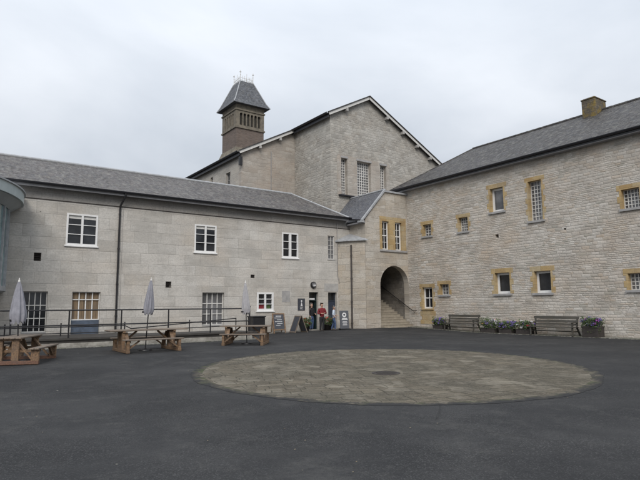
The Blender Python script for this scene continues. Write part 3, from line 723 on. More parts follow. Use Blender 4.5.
# ------------------------------------------------------------------ building C : right hand rubble building
RB = thing('rubble_building', 'tall grey rubble stone building on the right with small windows in ochre surrounds', 'building', (XR, 12, 0))
WR = [  # y0,y1,z0,z1,type
    (24.12, 24.88, 6.22, 7.02, 'grid', 3, 4), (21.10, 21.82, 6.17, 7.06, 'grid', 4, 5), (18.47, 19.38, 7.05, 8.46, 'case', 1, 1),
    (16.05, 16.85, 6.18, 8.41, 'grid', 4, 10), (11.12, 11.94, 6.10, 7.04, 'grid', 5, 5),
    (24.22, 25.10, 1.40, 2.80, 'sash', 2, 2), (22.80, 23.56, 2.27, 2.95, 'grid', 3, 3), (18.33, 19.31, 2.24, 3.44, 'case', 1, 1),
    (15.82, 16.78, 2.22, 3.40, 'case', 1, 1), (11.05, 11.93, 2.24, 3.02, 'grid', 5, 4)]
holes = [rect(a-.01, b+.01, c-.01, d+.01) for a, b, c, d, *_ in WR]+[rect(18.92, 19.14, 5.50, 5.70), rect(14.80, 14.93, 5.46, 5.56)]
mb = MB().slab([(-8, -.5), (27.6, -.5), (27.6, 9.72), (-8, 9.72)], holes, 'X', XR, .5)
mb.box(XR+.5, -8, -.5, 35.6, -7.6, 9.72).box(XR+.5, 27.2, -.5, 35.6, 27.6, 9.72).box(35.2, -7.6, -.5, 35.6, 27.2, 9.72)
mb.build('wall', MAT['rubble'], RB)
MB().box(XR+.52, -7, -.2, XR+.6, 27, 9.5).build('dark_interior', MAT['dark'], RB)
for i, (a, b, c, d, ty, co, ro) in enumerate(WR):
    sl = (.12, .12, .09)
    if ty == 'grid': window(RB, 'X', XR, a, b, c, d, .26, .035, co, ro, .038, 'offwhite', 'glass_grey', sl, sur=.2, lintel=.22, depth=.05)
    elif ty == 'case': window(RB, 'X', XR, a, b, c, d, .24, .12, 1, 1, .03, 'white', 'glass_grey' if c > 5 else 'glass', sl, sur=.24, lintel=.26, depth=.06)
    else: window(RB, 'X', XR, a, b, c, d, .18, .09, 2, 2, .03, 'white', 'glass', (.1, .10, .07), 'sandstone', sur=.24, lintel=.22, down=1.0, midrow=.07, teeth=True)
EZR, RZR, XE, XRG, YH = 9.80, 12.92, 25.93, 31.0, 27.75
mb = MB(); quad(mb, (XE, -8.4, EZR), (XE, YH, EZR), (XRG, 24.07, RZR), (XRG, -8.4, RZR), .09)
quad(mb, (36.07, -8.4, EZR), (36.07, YH, EZR), (XRG, 24.07, RZR), (XRG, -8.4, RZR), .09)
mb.prism([(XE, YH, EZR), (36.07, YH, EZR), (XRG, 24.07, RZR)], (0, 0, -.09))
rr = mb.build('roof', MAT['slate_side'], RB)
mb = MB()
def tiles(mb, p0, p1, L=.45, r=.095):
    p0 = Vector(p0); p1 = Vector(p1); n = int((p1-p0).length/L)
    for k in range(n):
        a = p0.lerp(p1, k/n); b = p0.lerp(p1, (k+.985)/n); mb.tube([a, b], [r, r*1.12], 7)
tiles(mb, (XRG, 24.07, RZR+.0), (XRG, -8.4, RZR+.0)); tiles(mb, (XE+.1, YH-.08, EZR+.06), (XRG, 24.07, RZR), .4, .06)
mb.build('ridge_tiles', MAT['slate_side'], rr)
gutter(MB(), (XE-.06, -8.4, 9.78), (XE-.06, YH+.1, 9.78), (-1, 0, 0), .085).build('gutter', MAT['gutter'], RB)
MB().box(XE, -8.4, 9.60, XE+.04, YH, 9.73).build('fascia', MAT['black'], RB)
MB().box(XE+.03, -8.4, 9.56, XR+.02, YH-.02, 9.60).build('soffit', MAT['soffit'], RB)
ch = MB().box(30.2, 14.72, 12.2, 31.5, 15.52, 13.52); ch.box(30.16, 14.68, 13.52, 31.54, 15.56, 13.60)
def M_chim():
    t = NT('lichened_chimney_stone'); v = t.coord(); b = brick(t, t.uv('W'), .3, .14, .012, (.09,.075,.055), (.15,.125,.09), (.07,.06,.05))
    c = t.mix(t.ramp(t.noise(v, 2.3, 5, .7), [(.47, 0), (.62, .8)]), b.outputs[0], (.24,.165,.03))
    c = t.mix(t.ramp(t.noise(v, 5, 5, .7), [(.5, 0), (.65, .8)]), c, (.07,.065,.045)); return t.out(c, .9, t.noise(v, 12, 4), .6, .03)
MAT['chim'] = M_chim()
cc = ch.build('chimney', MAT['chim'], RB, bevel=.04)
MB().box(30.3, 14.8, 13.60, 31.4, 15.44, 13.66).build('capping', MAT['lead'], cc)

# ------------------------------------------------------------------ building D : tall gabled hall behind
XG, SL, ZG = 26.12, .525, 17.72
def rz_(x): return ZG-SL*abs(x-XG)
Y1, Y2 = 30.1, 34.9
HB = thing('gabled_hall', 'tall rubble stone hall with a broad gable and three barred windows rising behind the corner', 'building', (XG, Y1, 0))
wg = [(23.48, 24.06, 9.75, 12.50), (24.98, 26.36, 9.75, 12.50), (27.32, 27.95, 9.75, 12.50)]
mb = MB().slab([(22.5, 0), (34.6, 0), (34.6, rz_(34.6)-.12), (XG, ZG-.12), (22.5, rz_(22.5)-.12)], [rect(a-.03, b+.03, c-.03, d+.03) for a, b, c, d in wg], 'Y', Y1, .5)
mb.build('wall', MAT['gable'], HB)
MB().slab([(Y1+.5, 0), (Y2+.3, 0), (Y2+.3, rz_(22.5)-.12), (Y1+.5, rz_(22.5)-.12)], [], 'X', 22.5, .4).build('side_wall', MAT['gable_side'], HB)
MB().slab([(17.75, 0), (22.5, 0), (22.5, rz_(22.5)-.12), (17.75, rz_(17.75)-.12)], [], 'Y', Y2, .4).build('shoulder_wall', MAT['harl'], HB)
hs = [(36.75, 37.55, 10.85, 12.05), (40.0, 40.5, 11.75, 12.3)]
MB().slab([(Y2+.4, 0), (62, 0), (62, rz_(17.75)-.12), (Y2+.4, rz_(17.75)-.12)], [rect(*h) for h in hs], 'X', 17.75, .4).build('long_side_wall', MAT['harl_side'], HB)
MB().box(22.2, Y2+.4, 0, 34.6, 61.9, 10).box(34.2, Y1+.5, 0, 34.6, 62, rz_(34.6)-.2).build('rear_wall', MAT['gable'], HB)
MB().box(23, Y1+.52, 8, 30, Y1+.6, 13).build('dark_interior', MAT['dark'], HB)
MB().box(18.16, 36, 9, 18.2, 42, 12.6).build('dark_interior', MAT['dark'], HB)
for k, (a, b, c, d) in enumerate(wg):
    window(HB, 'Y', Y1, a, b, c, d, .28, .04, (3, 6, 3)[k], 13, .045, 'offwhite', 'glass_grey', None, depth=.05)
for a, b, c, d in hs: window(HB, 'X', 17.75, a, b, c, d, .15, .06, 2, 2, .04, 'stone_trim', 'glass', (.06, .1, .05), 'pale_trim')
MB().slab([(23.1, 9.70), (23.1, 12.52), (23.2, 12.72), (28.3, 12.72), (28.3, 9.70)], [rect(a, b, 9.75, d-.001) for a, b, c, d in wg], 'Y', Y1, .36, -.02).build('surround', MAT['harl'], HB)
MB().box(23.2, Y1-.22, 9.60, 26.6, Y1+.1, 9.70).build('sill', MAT['gutter'], HB)
# a plain capstone row over the window heads
for a, b, c, d in wg: MB().box(a-.06, Y1-.05, d+.002, b+.06, Y1+.25, d+.16).build('lintel', MAT['stone_trim'], HB)
mb = MB(); ov = .28
quad(mb, (22.18, Y1-ov, rz_(22.18)), (22.18, Y2-ov, rz_(22.18)), (XG, Y2-ov, ZG), (XG, Y1-ov, ZG), .1)
quad(mb, (17.42, Y2-ov, rz_(17.42)), (17.42, 62, rz_(17.42)), (XG, 62, ZG), (XG, Y2-ov, ZG), .1)
quad(mb, (34.9, Y1-ov, rz_(34.9)), (34.9, 62, rz_(34.9)), (XG, 62, ZG), (XG, Y1-ov, ZG), .1)
rh = mb.build('roof', MAT['slate_side'], HB)
mb = MB()
def verge(mb, xa, xb, y):
    mb.beam((xa, y-.02, rz_(xa)-.13), (xb, y-.02, rz_(xb)-.13), .04, .2)
for a_, b_, c_ in ((22.2, XG, Y1-ov), (XG, 34.8, Y1-ov), (17.45, 22.2, Y2-ov)):
    mb = MB(); verge(mb, a_, b_, c_); mb.build('barge_board', MAT['offwhite'], HB)
mb = MB()
mb = MB()
mb.beam((22.1, Y1-ov-.05, rz_(22.1)+.03), (XG, Y1-ov-.05, ZG+.03), .12, .06); mb.beam((XG, Y1-ov-.05, ZG+.03), (34.9, Y1-ov-.05, rz_(34.9)+.03), .12, .06)
mb.build('verge_tiles', MAT['slate_side'], rh); mb = MB()
mb.beam((17.4, Y2-ov-.05, rz_(17.4)+.03), (22.1, Y2-ov-.05, rz_(22.1)+.03), .12, .06)
mb.build('verge_tiles', MAT['slate_side'], rh)
for x, y in [(x, Y1) for x in (23.9, 28.0, 29.7, 31.3, 32.8)]+[(19.2, Y2), (21.0, Y2)]:
    MB().box(x-.09, y-ov-.06, rz_(x)-.46, x+.09, y, rz_(x)-.24).build('purlin_end', MAT['pale_trim'], HB)
mb = MB(); gutter(mb, (22.08, Y1-ov, rz_(22.18)-.02), (22.08, Y2-ov, rz_(22.18)-.02), (-1, 0, 0), .09)
gutter(mb, (17.32, Y2-ov, rz_(17.42)-.02), (17.32, 61, rz_(17.42)-.02), (-1, 0, 0), .09)
mb.box(22.2, Y1-ov+.05, rz_(22.18)-.34, 22.26, Y2, rz_(22.18)-.1); mb.box(17.44, Y2-ov+.05, rz_(17.42)-.34, 17.50, 61, rz_(17.42)-.1)
mb.build('gutter', MAT['gutter'], HB)
MB().tube([(17.62, Y2-.1, rz_(17.42)-.1), (17.62, Y2-.1, 12.3)], .07, 8).box(17.5, Y2-.2, 12.1, 17.74, Y2-.02, 12.75).build('rainwater_hopper', MAT['black'], HB)
MB().tube([(20.3, Y2-.04, 13.6), (20.3, Y2-.04, 9.6)], .035, 8).build('thin_pipe', MAT['stone_trim'], HB)

# ventilation tower on the hall roof
TX, TY, TS = 18.80, 38.0, 2.62; cx, cy = TX+TS/2, TY+TS/2
TW = thing('brick_tower', 'square brown brick ventilation tower with a steep slate cap and iron cresting above the roofs', 'tower', (cx, cy, 12.9))
def fr(mb, r0, z0, r1, z1, close=True):
    vs = [(cx+sx*r0, cy+sy*r0, z0) for sx, sy in ((-1,-1),(1,-1),(1,1),(-1,1))]+[(cx+sx*r1, cy+sy*r1, z1) for sx, sy in ((-1,-1),(1,-1),(1,1),(-1,1))]
    return mb.add(vs, [(0,1,5,4),(1,2,6,5),(2,3,7,6),(3,0,4,7),(4,5,6,7),(3,2,1,0)])
H = TS/2
fr(MB(), H-.02, 14.3, H-.02, 16.25).build('brick_shaft', MAT['brick'], TW)
fr(MB(), H+.62, 12.9, H+.02, 14.55).build('flared_base', MAT['tower_stone'], TW)
# niche storey with real recesses
mb = MB(); 
pass
def niche_face(mb, axis, sgn, n):
    # plate with arched holes
    u0 = -H+.0; W = 2*H; hs_ = []
    w = .25
    for k in range(n):
        c = -H+.30+(2*H-.6)*(k+.5)/n
        hs_.append([(c-w/2, 16.48), (c+w/2, 16.48)]+[(c+w/2*math.cos(math.pi*j/8), 17.40+w/2*math.sin(math.pi*j/8)) for j in range(9)])
    out = [(-H, 16.27), (H, 16.27), (H, 17.78), (-H, 17.78)]
    if axis == 'Y': tmp = MB().slab([(u+cx, z) for u, z in out], [[(u+cx, z) for u, z in h] for h in hs_], 'Y', cy-H if sgn < 0 else cy+H-.15, .15)
    else: tmp = MB().slab([(u*.88+cy, z) for u, z in out], [[(u*.88+cy, z) for u, z in h] for h in hs_], 'X', cx-H if sgn < 0 else cx+H-.15, .15)
    mb.add(tmp.v, tmp.f)
niche_face(mb, 'Y', -1, 6); niche_face(mb, 'X', -1, 5); niche_face(mb, 'Y', 1, 6); niche_face(mb, 'X', 1, 5)
mb.build('arcaded_storey', MAT['tower_stone'], TW)
fr(MB(), H-.17, 16.25, H-.17, 17.95).build('louvre_backing', M_plain('dark_louvre', (.045,.042,.036), .9, .3, 6), TW)  # plain dark colour behind the niche openings
fr(MB(), H+.07, 16.20, H+.07, 16.32).build('string_course', MAT['tower_stone'], TW); fr(MB(), H+.07, 17.72, H+.07, 17.84).build('string_course', MAT['tower_stone'], TW)
mb = MB(); fr(mb, H-.02, 17.83, H+.02, 18.30); fr(mb, H+.12, 18.24, H+.16, 18.34)
mb.build('cornice', MAT['tower_stone'], TW)
mb = MB(); fr(mb, H+.38, 18.22, H+.14, 18.62); fr(mb, H+.14, 18.62, .62, 20.62)
MAT['slate_tower'] = M_slate('slate_tower', 'W', (.05,.056,.066), (.125,.132,.148), (.085,.087,.095), .35)
cap = mb.build('slate_cap', MAT['slate_tower'], TW)
mb = MB().tube([(cx-.62, cy-.62, 20.63), (cx-H-.14, cy-H-.14, 18.64), (cx-H-.38, cy-H-.38, 18.24)], .05, 6).tube([(cx+.62, cy-.62, 20.63), (cx+H+.14, cy-H-.14, 18.64), (cx+H+.38, cy-H-.38, 18.24)], .05, 6)
mb.tube([(cx-.62, cy+.62, 20.63), (cx-H-.14, cy+H+.14, 18.64), (cx-H-.38, cy+H+.38, 18.24)], .05, 6)
mb.build('hip_rolls', MAT['lead'], cap)
mb = MB()
for sx, sy in ((-1,-1),(1,-1),(1,1),(-1,1)):
    x, y = cx+sx*.6, cy+sy*.6
    mb.tube([(x, y, 20.6), (x, y, 21.55)], [.035, .02], 6)
    mb.obox((x, y, 21.4), (.18, .03, .03)); mb.obox((x, y, 21.4), (.03, .18, .03)); mb.lathe((x, y, 21.15), [(.001, -.05), (.05, 0), (.001, .05)], 8)
for a, b in (((-1,-1),(1,-1)), ((1,-1),(1,1)), ((1,1),(-1,1)), ((-1,1),(-1,-1))):
    p = Vector((cx+a[0]*.6, cy+a[1]*.6, 0)); q = Vector((cx+b[0]*.6, cy+b[1]*.6, 0))
    for z in (20.70, 20.90): mb.tube([p+Vector((0,0,z)), q+Vector((0,0,z))], .016, 5)
    for k in range(1, 6):
        c = p.lerp(q, k/6); top = 21.35 if k == 3 else 21.1
        mb.tube([c+Vector((0,0,20.62)), c+Vector((0,0,top))], [.024, .016], 5)
mb.build('iron_cresting', MAT['offwhite'], TW)

# ------------------------------------------------------------------ curved glazed lobby at far left
CXC, CYC = -3.9, 27.9
GB = thing('glazed_lobby', 'curved blue-grey glazed projection with a round metal canopy at the left edge of the photo', 'glazed lobby', (CXC, CYC, 0))
def arcband(mb, r0, r1, z0, z1, r2=None, a0=-175, a1=0, n=64):
    """ring segment; r0 inner, r1 outer bottom, r2 outer top"""
    r2 = r2 or r1; vs = []; fs = []
    for k in range(n+1):
        a = R(a0+(a1-a0)*k/n); c, s = math.cos(a), math.sin(a)
        for r, z in ((r0, z0), (r1, z0), (r2, z1), (r0, z1)): vs.append((CXC+r*c, CYC+r*s, z))
    for k in range(n):
        for j in range(4): fs.append((k*4+j, k*4+(j+1) % 4, (k+1)*4+(j+1) % 4, (k+1)*4+j))
    fs += [(0, 1, 2, 3), (n*4+3, n*4+2, n*4+1, n*4)]
    mb.add(vs, fs); return mb
arcband(MB(), 6.58, 6.78, 6.28, 6.72).build('canopy_fascia', MAT['steelgrey'], GB)
arcband(MB(), 6.54, 6.84, 6.722, 6.78).build('canopy_edge', MAT['lead'], GB)
arcband(MB(), .1, 6.58, 6.60, 6.68).build('canopy_roof', MAT['lead'], GB)
mb = MB(); n = 64; vs = []; fs = []
for k in range(n+1):
    a = R(-175+175*k/n)
    for r, z in ((6.23, 5.95), (6.68, 6.275)): vs.append((CXC+r*math.cos(a), CYC+r*math.sin(a), z))
fs = [(2*k, 2*k+1, 2*k+3, 2*k+2) for k in range(n)]
mb.add(vs, fs, True).build('canopy_soffit', MAT['soft_under'], GB)
arcband(MB(), 6.16, 6.20, 2.5, 6.6).build('curved_glazing', MAT['glass_drum'], GB)
mb = MB(); arcband(mb, 6.18, 6.28, 2.36, 2.56); 
for k in range(22):
    a = R(-3-k*8); c = Vector((CXC+6.23*math.cos(a), CYC+6.23*math.sin(a), 0)); mb.beam(c+Vector((0,0,2.5)), c+Vector((0,0,6.3)), .05, .10, (math.cos(a), math.sin(a), 0))
mb.build('mullions', MAT['lead'], GB)
arcband(MB(), .1, 6.18, 2.30, 2.40).build('floor_slab', MAT['soft_under'], GB)
mb = MB()
for k in range(5):
    a = R(-14-k*36); mb.tube([(CXC+5.9*math.cos(a), CYC+5.9*math.sin(a), -.1), (CXC+5.9*math.cos(a), CYC+5.9*math.sin(a), 2.3)], .11, 14)
mb.build('column', MAT['lead'], GB)

# ------------------------------------------------------------------ ramp with railings
YR = 24.1
RP = thing('access_ramp', 'low raised walkway with a pale kerb in front of the left building', 'ramp', (5, YR, 0))
MB().box(-8, YR+.04, -.3, 13.0, YR+.30, .17).build('kerb', MAT['concrete'], RP, bevel=.015)
mb = MB().box(-8, YR+.10, .172, 12.9, 26.0, .34); mb.box(-8, YR+.02, .30, 12.95, 26.02, .38)
mb.add([(-8, 26.04, .36), (7.2, 26.04, .36), (13.8, 26.04, .06), (13.8, 27.98, .06), (7.2, 27.98, .36), (-8, 27.98, .36), (7.2, 26.04, -.3), (13.8, 26.04, -.3), (13.8, 27.98, -.3), (-8, 26.04, -.3)],
       [(0, 1, 4, 5), (1, 2, 3, 4), (1, 6, 7, 2), (0, 9, 6, 1), (2, 7, 8, 3)])
mb.build('deck', M_plain('dark_decking', (.06,.055,.05), .8, .5, 5), RP)
FR = thing('railing', 'long black tubular handrail along the front edge of the raised walkway', 'railing', (5, YR, .36), group=None)
for x in (-1.9, .22, 2.33, 4.44, 6.55, 8.66, 10.74):
    MB().tube([(x, YR+.1, .30), (x, YR+.1, 1.52)], .032, 8).build('post', MAT['black'], FR)
MB().tube([(12.86, YR+.1, .15), (12.86, YR+.1, 1.60)], .04, 8).lathe((12.86, YR+.1, 1.60), [(.05, -.02), (.06, .03), (.001, .08)], 10).build('post', MAT['black'], FR)
for z in (1.52, .90): MB().tube([(-8, YR+.1, z), (12.86, YR+.1, z)], .030, 8).build('rail', MAT['black'], FR)
BR = thing('railing', 'lower black handrail sloping beside the building wall behind the front railing', 'railing', (7, 26.0, .36))
for x, z0, z1 in ((2.3, .3, .95), (4.45, .3, .95), (7.2, .3, .95), (10.4, .1, .97), (13.0, .0, 1.02)):
    MB().tube([(x, 26.0, z0), (x, 26.0, z1)], .028, 8).build('post', MAT['black'], BR)
MB().tube([(-8, 26.0, .78), (7.2, 26.0, .78), (7.5, 26.0, .62), (13.0, 26.0, 1.0)], .026, 8).build('rail', MAT['black'], BR)
MB().tube([(-8, 26.0, .5), (7.2, 26.0, .5), (13.0, 26.0, .62)], .022, 8).build('rail', MAT['black'], BR)

# ------------------------------------------------------------------ picnic tables and parasols
def picnic(label, loc, rz, L, SLn, W=1.78, top=.78, mats=('wood_grey', 'wood', 'wood')):
    t = thing('picnic_table', label, 'picnic table', (loc[0], loc[1], gz(*loc)), rz, 'heavy timber picnic tables')
    mt, mf, ms = [MAT[m] for m in mats]; E = Vector
    m = MB(); n = 5; w = .78
    for k in range(n):
        y = -w/2+w*(k+.5)/n
        if k == 2:
            m.obox((-L/4-.02, y, top), (L/2-.06, w/n-.012, .045), None, .006); m.obox((L/4+.02, y, top), (L/2-.06, w/n-.012, .045), None, .006)
        else: m.obox((random.uniform(-.01, .01), y, top), (L, w/n-.012, .045), None, .006)
    m.build('table_top', mt, t, world=False)
    for s in (-1, 1):
        m = MB()
        for q in (-1, 1): m.obox((0, s*(W/2-.12)+q*.07, .46), (SLn, .13, .045), None, .006)
        m.build('seat', mt, t, world=False)
    hx = SLn/2-.16
    for s in (-1, 1):
        x = s*hx
        m = MB()
        m.obox((x, 0, .055), (.13, W-.02, .11), None, .01)                 # ground sill
        m.build('sled_foot', ms, t, world=False)
        m = MB()
        for q in (-1, 1):
            m.obox((x, q*.22, .43), (.11, .2, .64), None, .008)            # upright slabs under the top
            m.beam((x-s*.10, q*.66, .14), (x-s*.10, q*.20, .70), .045, .12, (1, 0, 0))
            m.obox((x, q*(W/2-.12), .27), (.10, .22, .33), None, .008)      # seat posts
        m.obox((x, 0, .73), (.09, .74, .06))
        m.obox((x-s*.08, 0, .395), (.05, W-.2, .08))
        m.build('end_frame', mf, t, world=False)
        MB().beam((x-s*.08, 0, .35), (x-s*.55, 0, .74), .08, .06).build('brace', mf, t, world=False)
        for q in (-1, 1):
            MB().beam((x-s*.05, q*(W/2-.12), .15), (x-s*.42, q*(W/2-.12), .43), .07, .05).build('brace', mf, t, world=False)
    return t
picnic('timber picnic table cut by the left edge of the photo, seen from its end', (2.10, 19.25), R(66), 2.1, 2.1, mats=('wood_grey', 'wood', 'wood_red'))
picnic('long timber picnic table under the middle parasol, in front of the walkway railing', (6.47, 20.35), R(0), 2.9, 2.2, W=1.9)
picnic('smaller timber picnic table turned diagonally near the white ground-floor window', (10.93, 20.85), R(-38), 2.15, 1.95, W=1.8)

def parasol(label, loc, lean, zb, zt, rr, mat, seed):
    rng = random.Random(seed)
    t = thing('closed_parasol', label, 'parasol', (loc[0], loc[1], gz(*loc)), 0, 'folded parasols through the picnic tables')
    tip = Vector((lean[0], lean[1], zt))
    def P(z): f = z/zt; return Vector((lean[0]*f, lean[1]*f, z))
    MB().tube([P(.02), P(zt+.02)], .021, 8).build('pole', MAT['black'], t, world=False)
    MB().lathe((0,0,0), [(.001, .09), (.05, .09), (.06, .06), (.24, .05), (.25, 0)], 18).build('base', MAT['black'], t, world=False)
    MB().lathe(P(zt), [(.035, -.02), (.03, .03), (.012, .06), (.02, .085), (.001, .11)], 8).build('finial', MAT['offwhite'], t, world=False)
    n = 48; rows = 16; vs = []; fs = []; ph = [rng.uniform(0, 6) for _ in range(4)]
    for i in range(rows+1):
        f = i/rows; z = zt-.01-(zt-zb)*f
        r = .03+(rr-.03)*(f**.75)
        if f > .78: r *= 1-.30*((f-.78)/.22)**1.5
        for k in range(n):
            a = 2*math.pi*k/n
            fold = .68+.32*abs(math.sin(4*a+ph[0]+.8*f))+.05*math.sin(11*a+ph[1]+3*f)
            zz = z-(.05*math.sin(8*a+ph[2]) if i == rows else 0)
            c = P(z); vs.append((c.x+r*fold*math.cos(a), c.y+r*fold*math.sin(a), zz))
    for i in range(rows):
        for k in range(n): fs.append((i*n+k, i*n+(k+1) % n, (i+1)*n+(k+1) % n, (i+1)*n+k))
    MB().add(vs, fs, True).build('canopy', MAT[mat], t, world=False)
    m = MB()
    for k in range(8):
        a = 2*math.pi*k/8+ph[0]; c = P(zb+.02)
        m.tube([c+Vector((math.cos(a)*rr*.35, math.sin(a)*rr*.35, .06)), c+Vector((math.cos(a)*rr*.62, math.sin(a)*rr*.62, -.05))], .012, 5)
    m.build('rib_ends', MAT['black'], t, world=False)
    c = P(zb+.05); MB().tube([c+Vector((-.24, 0, .02)), c+Vector((-.1, 0, .02))], .035, 6).build('crank', MAT['black'], t, world=False)
    return t
parasol('folded blue-grey parasol by the left edge, above the nearest table end', (2.10, 19.25), (-.08, .02), 1.22, 2.52, .29, 'canvas', 3)
parasol('folded blue-grey parasol standing up through the long middle table', (6.45, 20.45), (.14, -.02), 1.37, 2.66, .24, 'canvas', 5)
parasol('folded pale grey parasol leaning left above the diagonal table', (11.03, 20.98), (-.09, .02), 1.32, 2.66, .23, 'canvas_pale', 8)

# black bin behind the right end of the railing
t = thing('litter_bin', 'square black bin against the wall between railing end and chalkboard', 'bin', (14.9, 27.2, gz(14.9, 27.2)))
bz = gz(14.9, 27.2)
MB().box(14.5, 26.85, bz, 15.28, 27.5, bz+1.0).build('body', MAT['black'], t, bevel=.02)
MB().box(14.46, 26.81, bz+1.002, 15.32, 27.54, bz+1.06).build('lid', MAT['black'], t, bevel=.015)

# ------------------------------------------------------------------ boards
def rotz(a): return Matrix.Rotation(a, 3, 'Z')
loc = (16.45, 27.15); z = gz(*loc)
t = thing('chalkboard', 'tall chalkboard in an orange-brown timber frame leaning near the white window', 'chalkboard', (loc[0], loc[1], z), R(-8))
tilt = Matrix.Rotation(R(-14), 3, 'X')
def T(x, y, zz): return tilt@Vector((x, y, zz))
m = MB()
for x in (-.36, .36): m.obox(T(x, 0, .60), (.07, .04, 1.20), tilt)
for zz in (.22, 1.17): m.obox(T(0, 0, zz), (.66, .038, .07), tilt)
m.build('frame', MAT['wood'], t, world=False)
MB().obox(T(0, .0, .70), (.66, .02, .90), tilt).build('board', MAT['board'], t, world=False)
m = MB()
for k, (x, w) in enumerate(((0, .36), (-.05, .42), (.04, .3), (-.02, .46), (.05, .34), (-.06, .28))): m.obox(T(x, -.012, 1.03-k*.11), (w, .003, .022 if k else .04), tilt)
m.build('chalk_writing', MAT['chalk'], t, world=False)
m = MB()
for x in (-.33, .33): m.beam((x, .30, 1.05), (x, .55, 0), .05, .03)
m.build('rear_leg', MAT['wood'], t, world=False)
loc = (17.62, 26.95); z = gz(*loc)
t = thing('sandwich_board', 'open timber A-frame sandwich board seen from its side, left of the red flowers', 'sandwich board', (loc[0], loc[1], z), R(0))
for s in (-1, 1):
    M3 = Matrix.Rotation(R(s*-22), 3, 'Y')
    c = Vector((s*.23, 0, .50))
    MB().obox(c, (.03, .56, .96), M3).build('panel', MAT['board'], t, world=False)
    m = MB()
    for y in (-.3, .3): m.obox(c+Vector((0, y, 0)), (.05, .05, 1.08), M3)
    for q in (-.5, .5): m.obox(c+M3@Vector((0, 0, q)), (.048, .56, .06), M3)
    m.build('frame', MAT['wood_grey'], t, world=False)
loc = (20.88, 26.62); z = gz(*loc)
t = thing('pavement_sign', 'grey pavement sign with a white disc and lines of white text by the rusty drainpipe', 'sign', (loc[0], loc[1], z), R(-14))
tl = Matrix.Rotation(R(-5), 3, 'X')
MB().obox(tl@Vector((0, 0, .62)), (.62, .05, 1.14), tl, .02).build('panel', M_plain('grey_sign_panel', (.10,.105,.12), .5, .3, 8), t, world=False)
m = MB(); n = 24
c = [tl@Vector((.145*math.cos(2*math.pi*k/n), -.031, .92+.145*math.sin(2*math.pi*k/n))) for k in range(n)]; m.add(c, [tuple(range(n))])
for k, (w, h) in enumerate(((.34, .045), (.40, .05), (.0, .0), (.30, .03), (.34, .03), (.26, .03), (.32, .03))):
    if w: m.obox(tl@Vector((.02, -.029, .70-k*.068)), (w, .004, h), tl)
m.build('emblem_and_lettering', MAT['chalk'], t, world=False)
MB().obox((0, 0, .04), (.68, .36, .08), None, .015).build('base', MAT['black'], t, world=False)
m = MB(); c = [tl@Vector((.07*math.cos(2*math.pi*k/12)+.0, -.033, .93+.06*math.sin(2*math.pi*k/12))) for k in range(12)]; m.add(c, [tuple(range(12))]).build('emblem_centre', MAT['board'], t, world=False)

# ------------------------------------------------------------------ flowers
def leafcloud(mb, c, rx, ry, rz, n, s, rng, shell=.3):
    for _ in range(n):
        u = rng.uniform(-1, 1); a = rng.uniform(0, 6.283); r = (shell+(1-shell)*rng.random())**.5
        q = math.sqrt(1-u*u); p = Vector((c[0]+rx*r*q*math.cos(a), c[1]+ry*r*q*math.sin(a), c[2]+rz*r*u))
        d = Vector((rng.gauss(0,1), rng.gauss(0,1), rng.gauss(0,1))).normalized(); e = d.orthogonal().normalized()
        k = s*rng.uniform(.6, 1.4)
        mb.add([p-d*k, p+e*k*.5, p+d*k, p-e*k*.5], [(0, 1, 2, 3)])
def planter(label, loc, w, d, h, fh, cols, seed, round_=False, group='flower planters along the buildings', trail=0.0, rzz=0):
    rng = random.Random(seed); x, y = loc; z = gz(x, y)+(.03 if x > 25.5 else 0)
    fh *= .85
    t = thing('flower_planter', label, 'planter', (x, y, z), rzz, group)
    if round_: MB().lathe((0,0,0), [(.001, 0), (w*.36, 0), (w*.5, h*.93), (w*.53, h*.94), (w*.53, h), (w*.46, h), (w*.44, h*.85), (.001, h*.85)], 18).build('pot', MAT['terracotta'], t, world=False)
    else:
        m = MB().box(-w/2, -d/2, 0, w/2, d/2, h*.86).box(-w/2-.015, -d/2-.015, h*.86, w/2+.015, d/2+.015, h)
        m.build('pot', MAT['terracotta'], t, world=False, bevel=.01)
    m = MB(); leafcloud(m, (0, 0, h+fh*.38), w*.6, d*.62, fh*.55, 620, .05, rng)
    for _ in range(26):
        a = rng.uniform(0, 6.28); leafcloud(m, (w*.6*math.cos(a), d*.62*math.sin(a), h+fh*rng.uniform(0, .9)), .09, .1, .12, 12, .045, rng)
    if trail: leafcloud(m, (-w*.3, 0, h*.7), w*.35, d*.7, trail, 160, .04, rng)
    m.build('foliage', MAT['leaf'], t, world=False)
    for mat, n, s in cols:
        m = MB()
        for _ in range(max(2, n//9)):
            a = rng.uniform(0, 6.28); r = rng.random()**.5; zz = h+fh*rng.uniform(.3, 1.0)
            leafcloud(m, (w*.62*r*math.cos(a), d*.66*r*math.sin(a), zz*(1-.15*r)), .09, .09, .07, 12, s, rng)
        m.build('flowers', MAT[mat], t, world=False)
    return t
XP = 25.85
planter('planter of deep purple flowers beside the left end of the far bench', (XP, 23.2), .5, .80, .24, .55, [('fl_purple', 260, .05)], 1)
planter('planter of mixed pale and orange flowers at the right end of the far bench', (XP, 19.45), .55, .92, .26, .66, [('fl_white', 110, .045), ('fl_purple', 110, .045), ('fl_orange', 34, .04)], 2)
planter('planter of violet flowers between two other planters below the ochre-framed window', (XP, 18.3), .5, .78, .26, .55, [('fl_purple', 260, .05)], 3)
planter('planter of white flowers and one red bloom beside the left end of the near bench', (XP, 17.2), .5, .80, .28, .58, [('fl_white', 120, .045), ('fl_red', 14, .04), ('fl_purple', 60, .045)], 4)
planter('dark tub of bushy lilac and magenta flowers right of the near bench', (XP, 13.5), .62, .78, .50, .55, [('fl_purple', 230, .045), ('fl_magenta', 50, .05)], 5, trail=.25)
planter('pot of red geraniums between the sandwich board and the open door', (18.48, 27.45), .5, .5, .35, .62, [('fl_red', 64, .05)], 6, True)
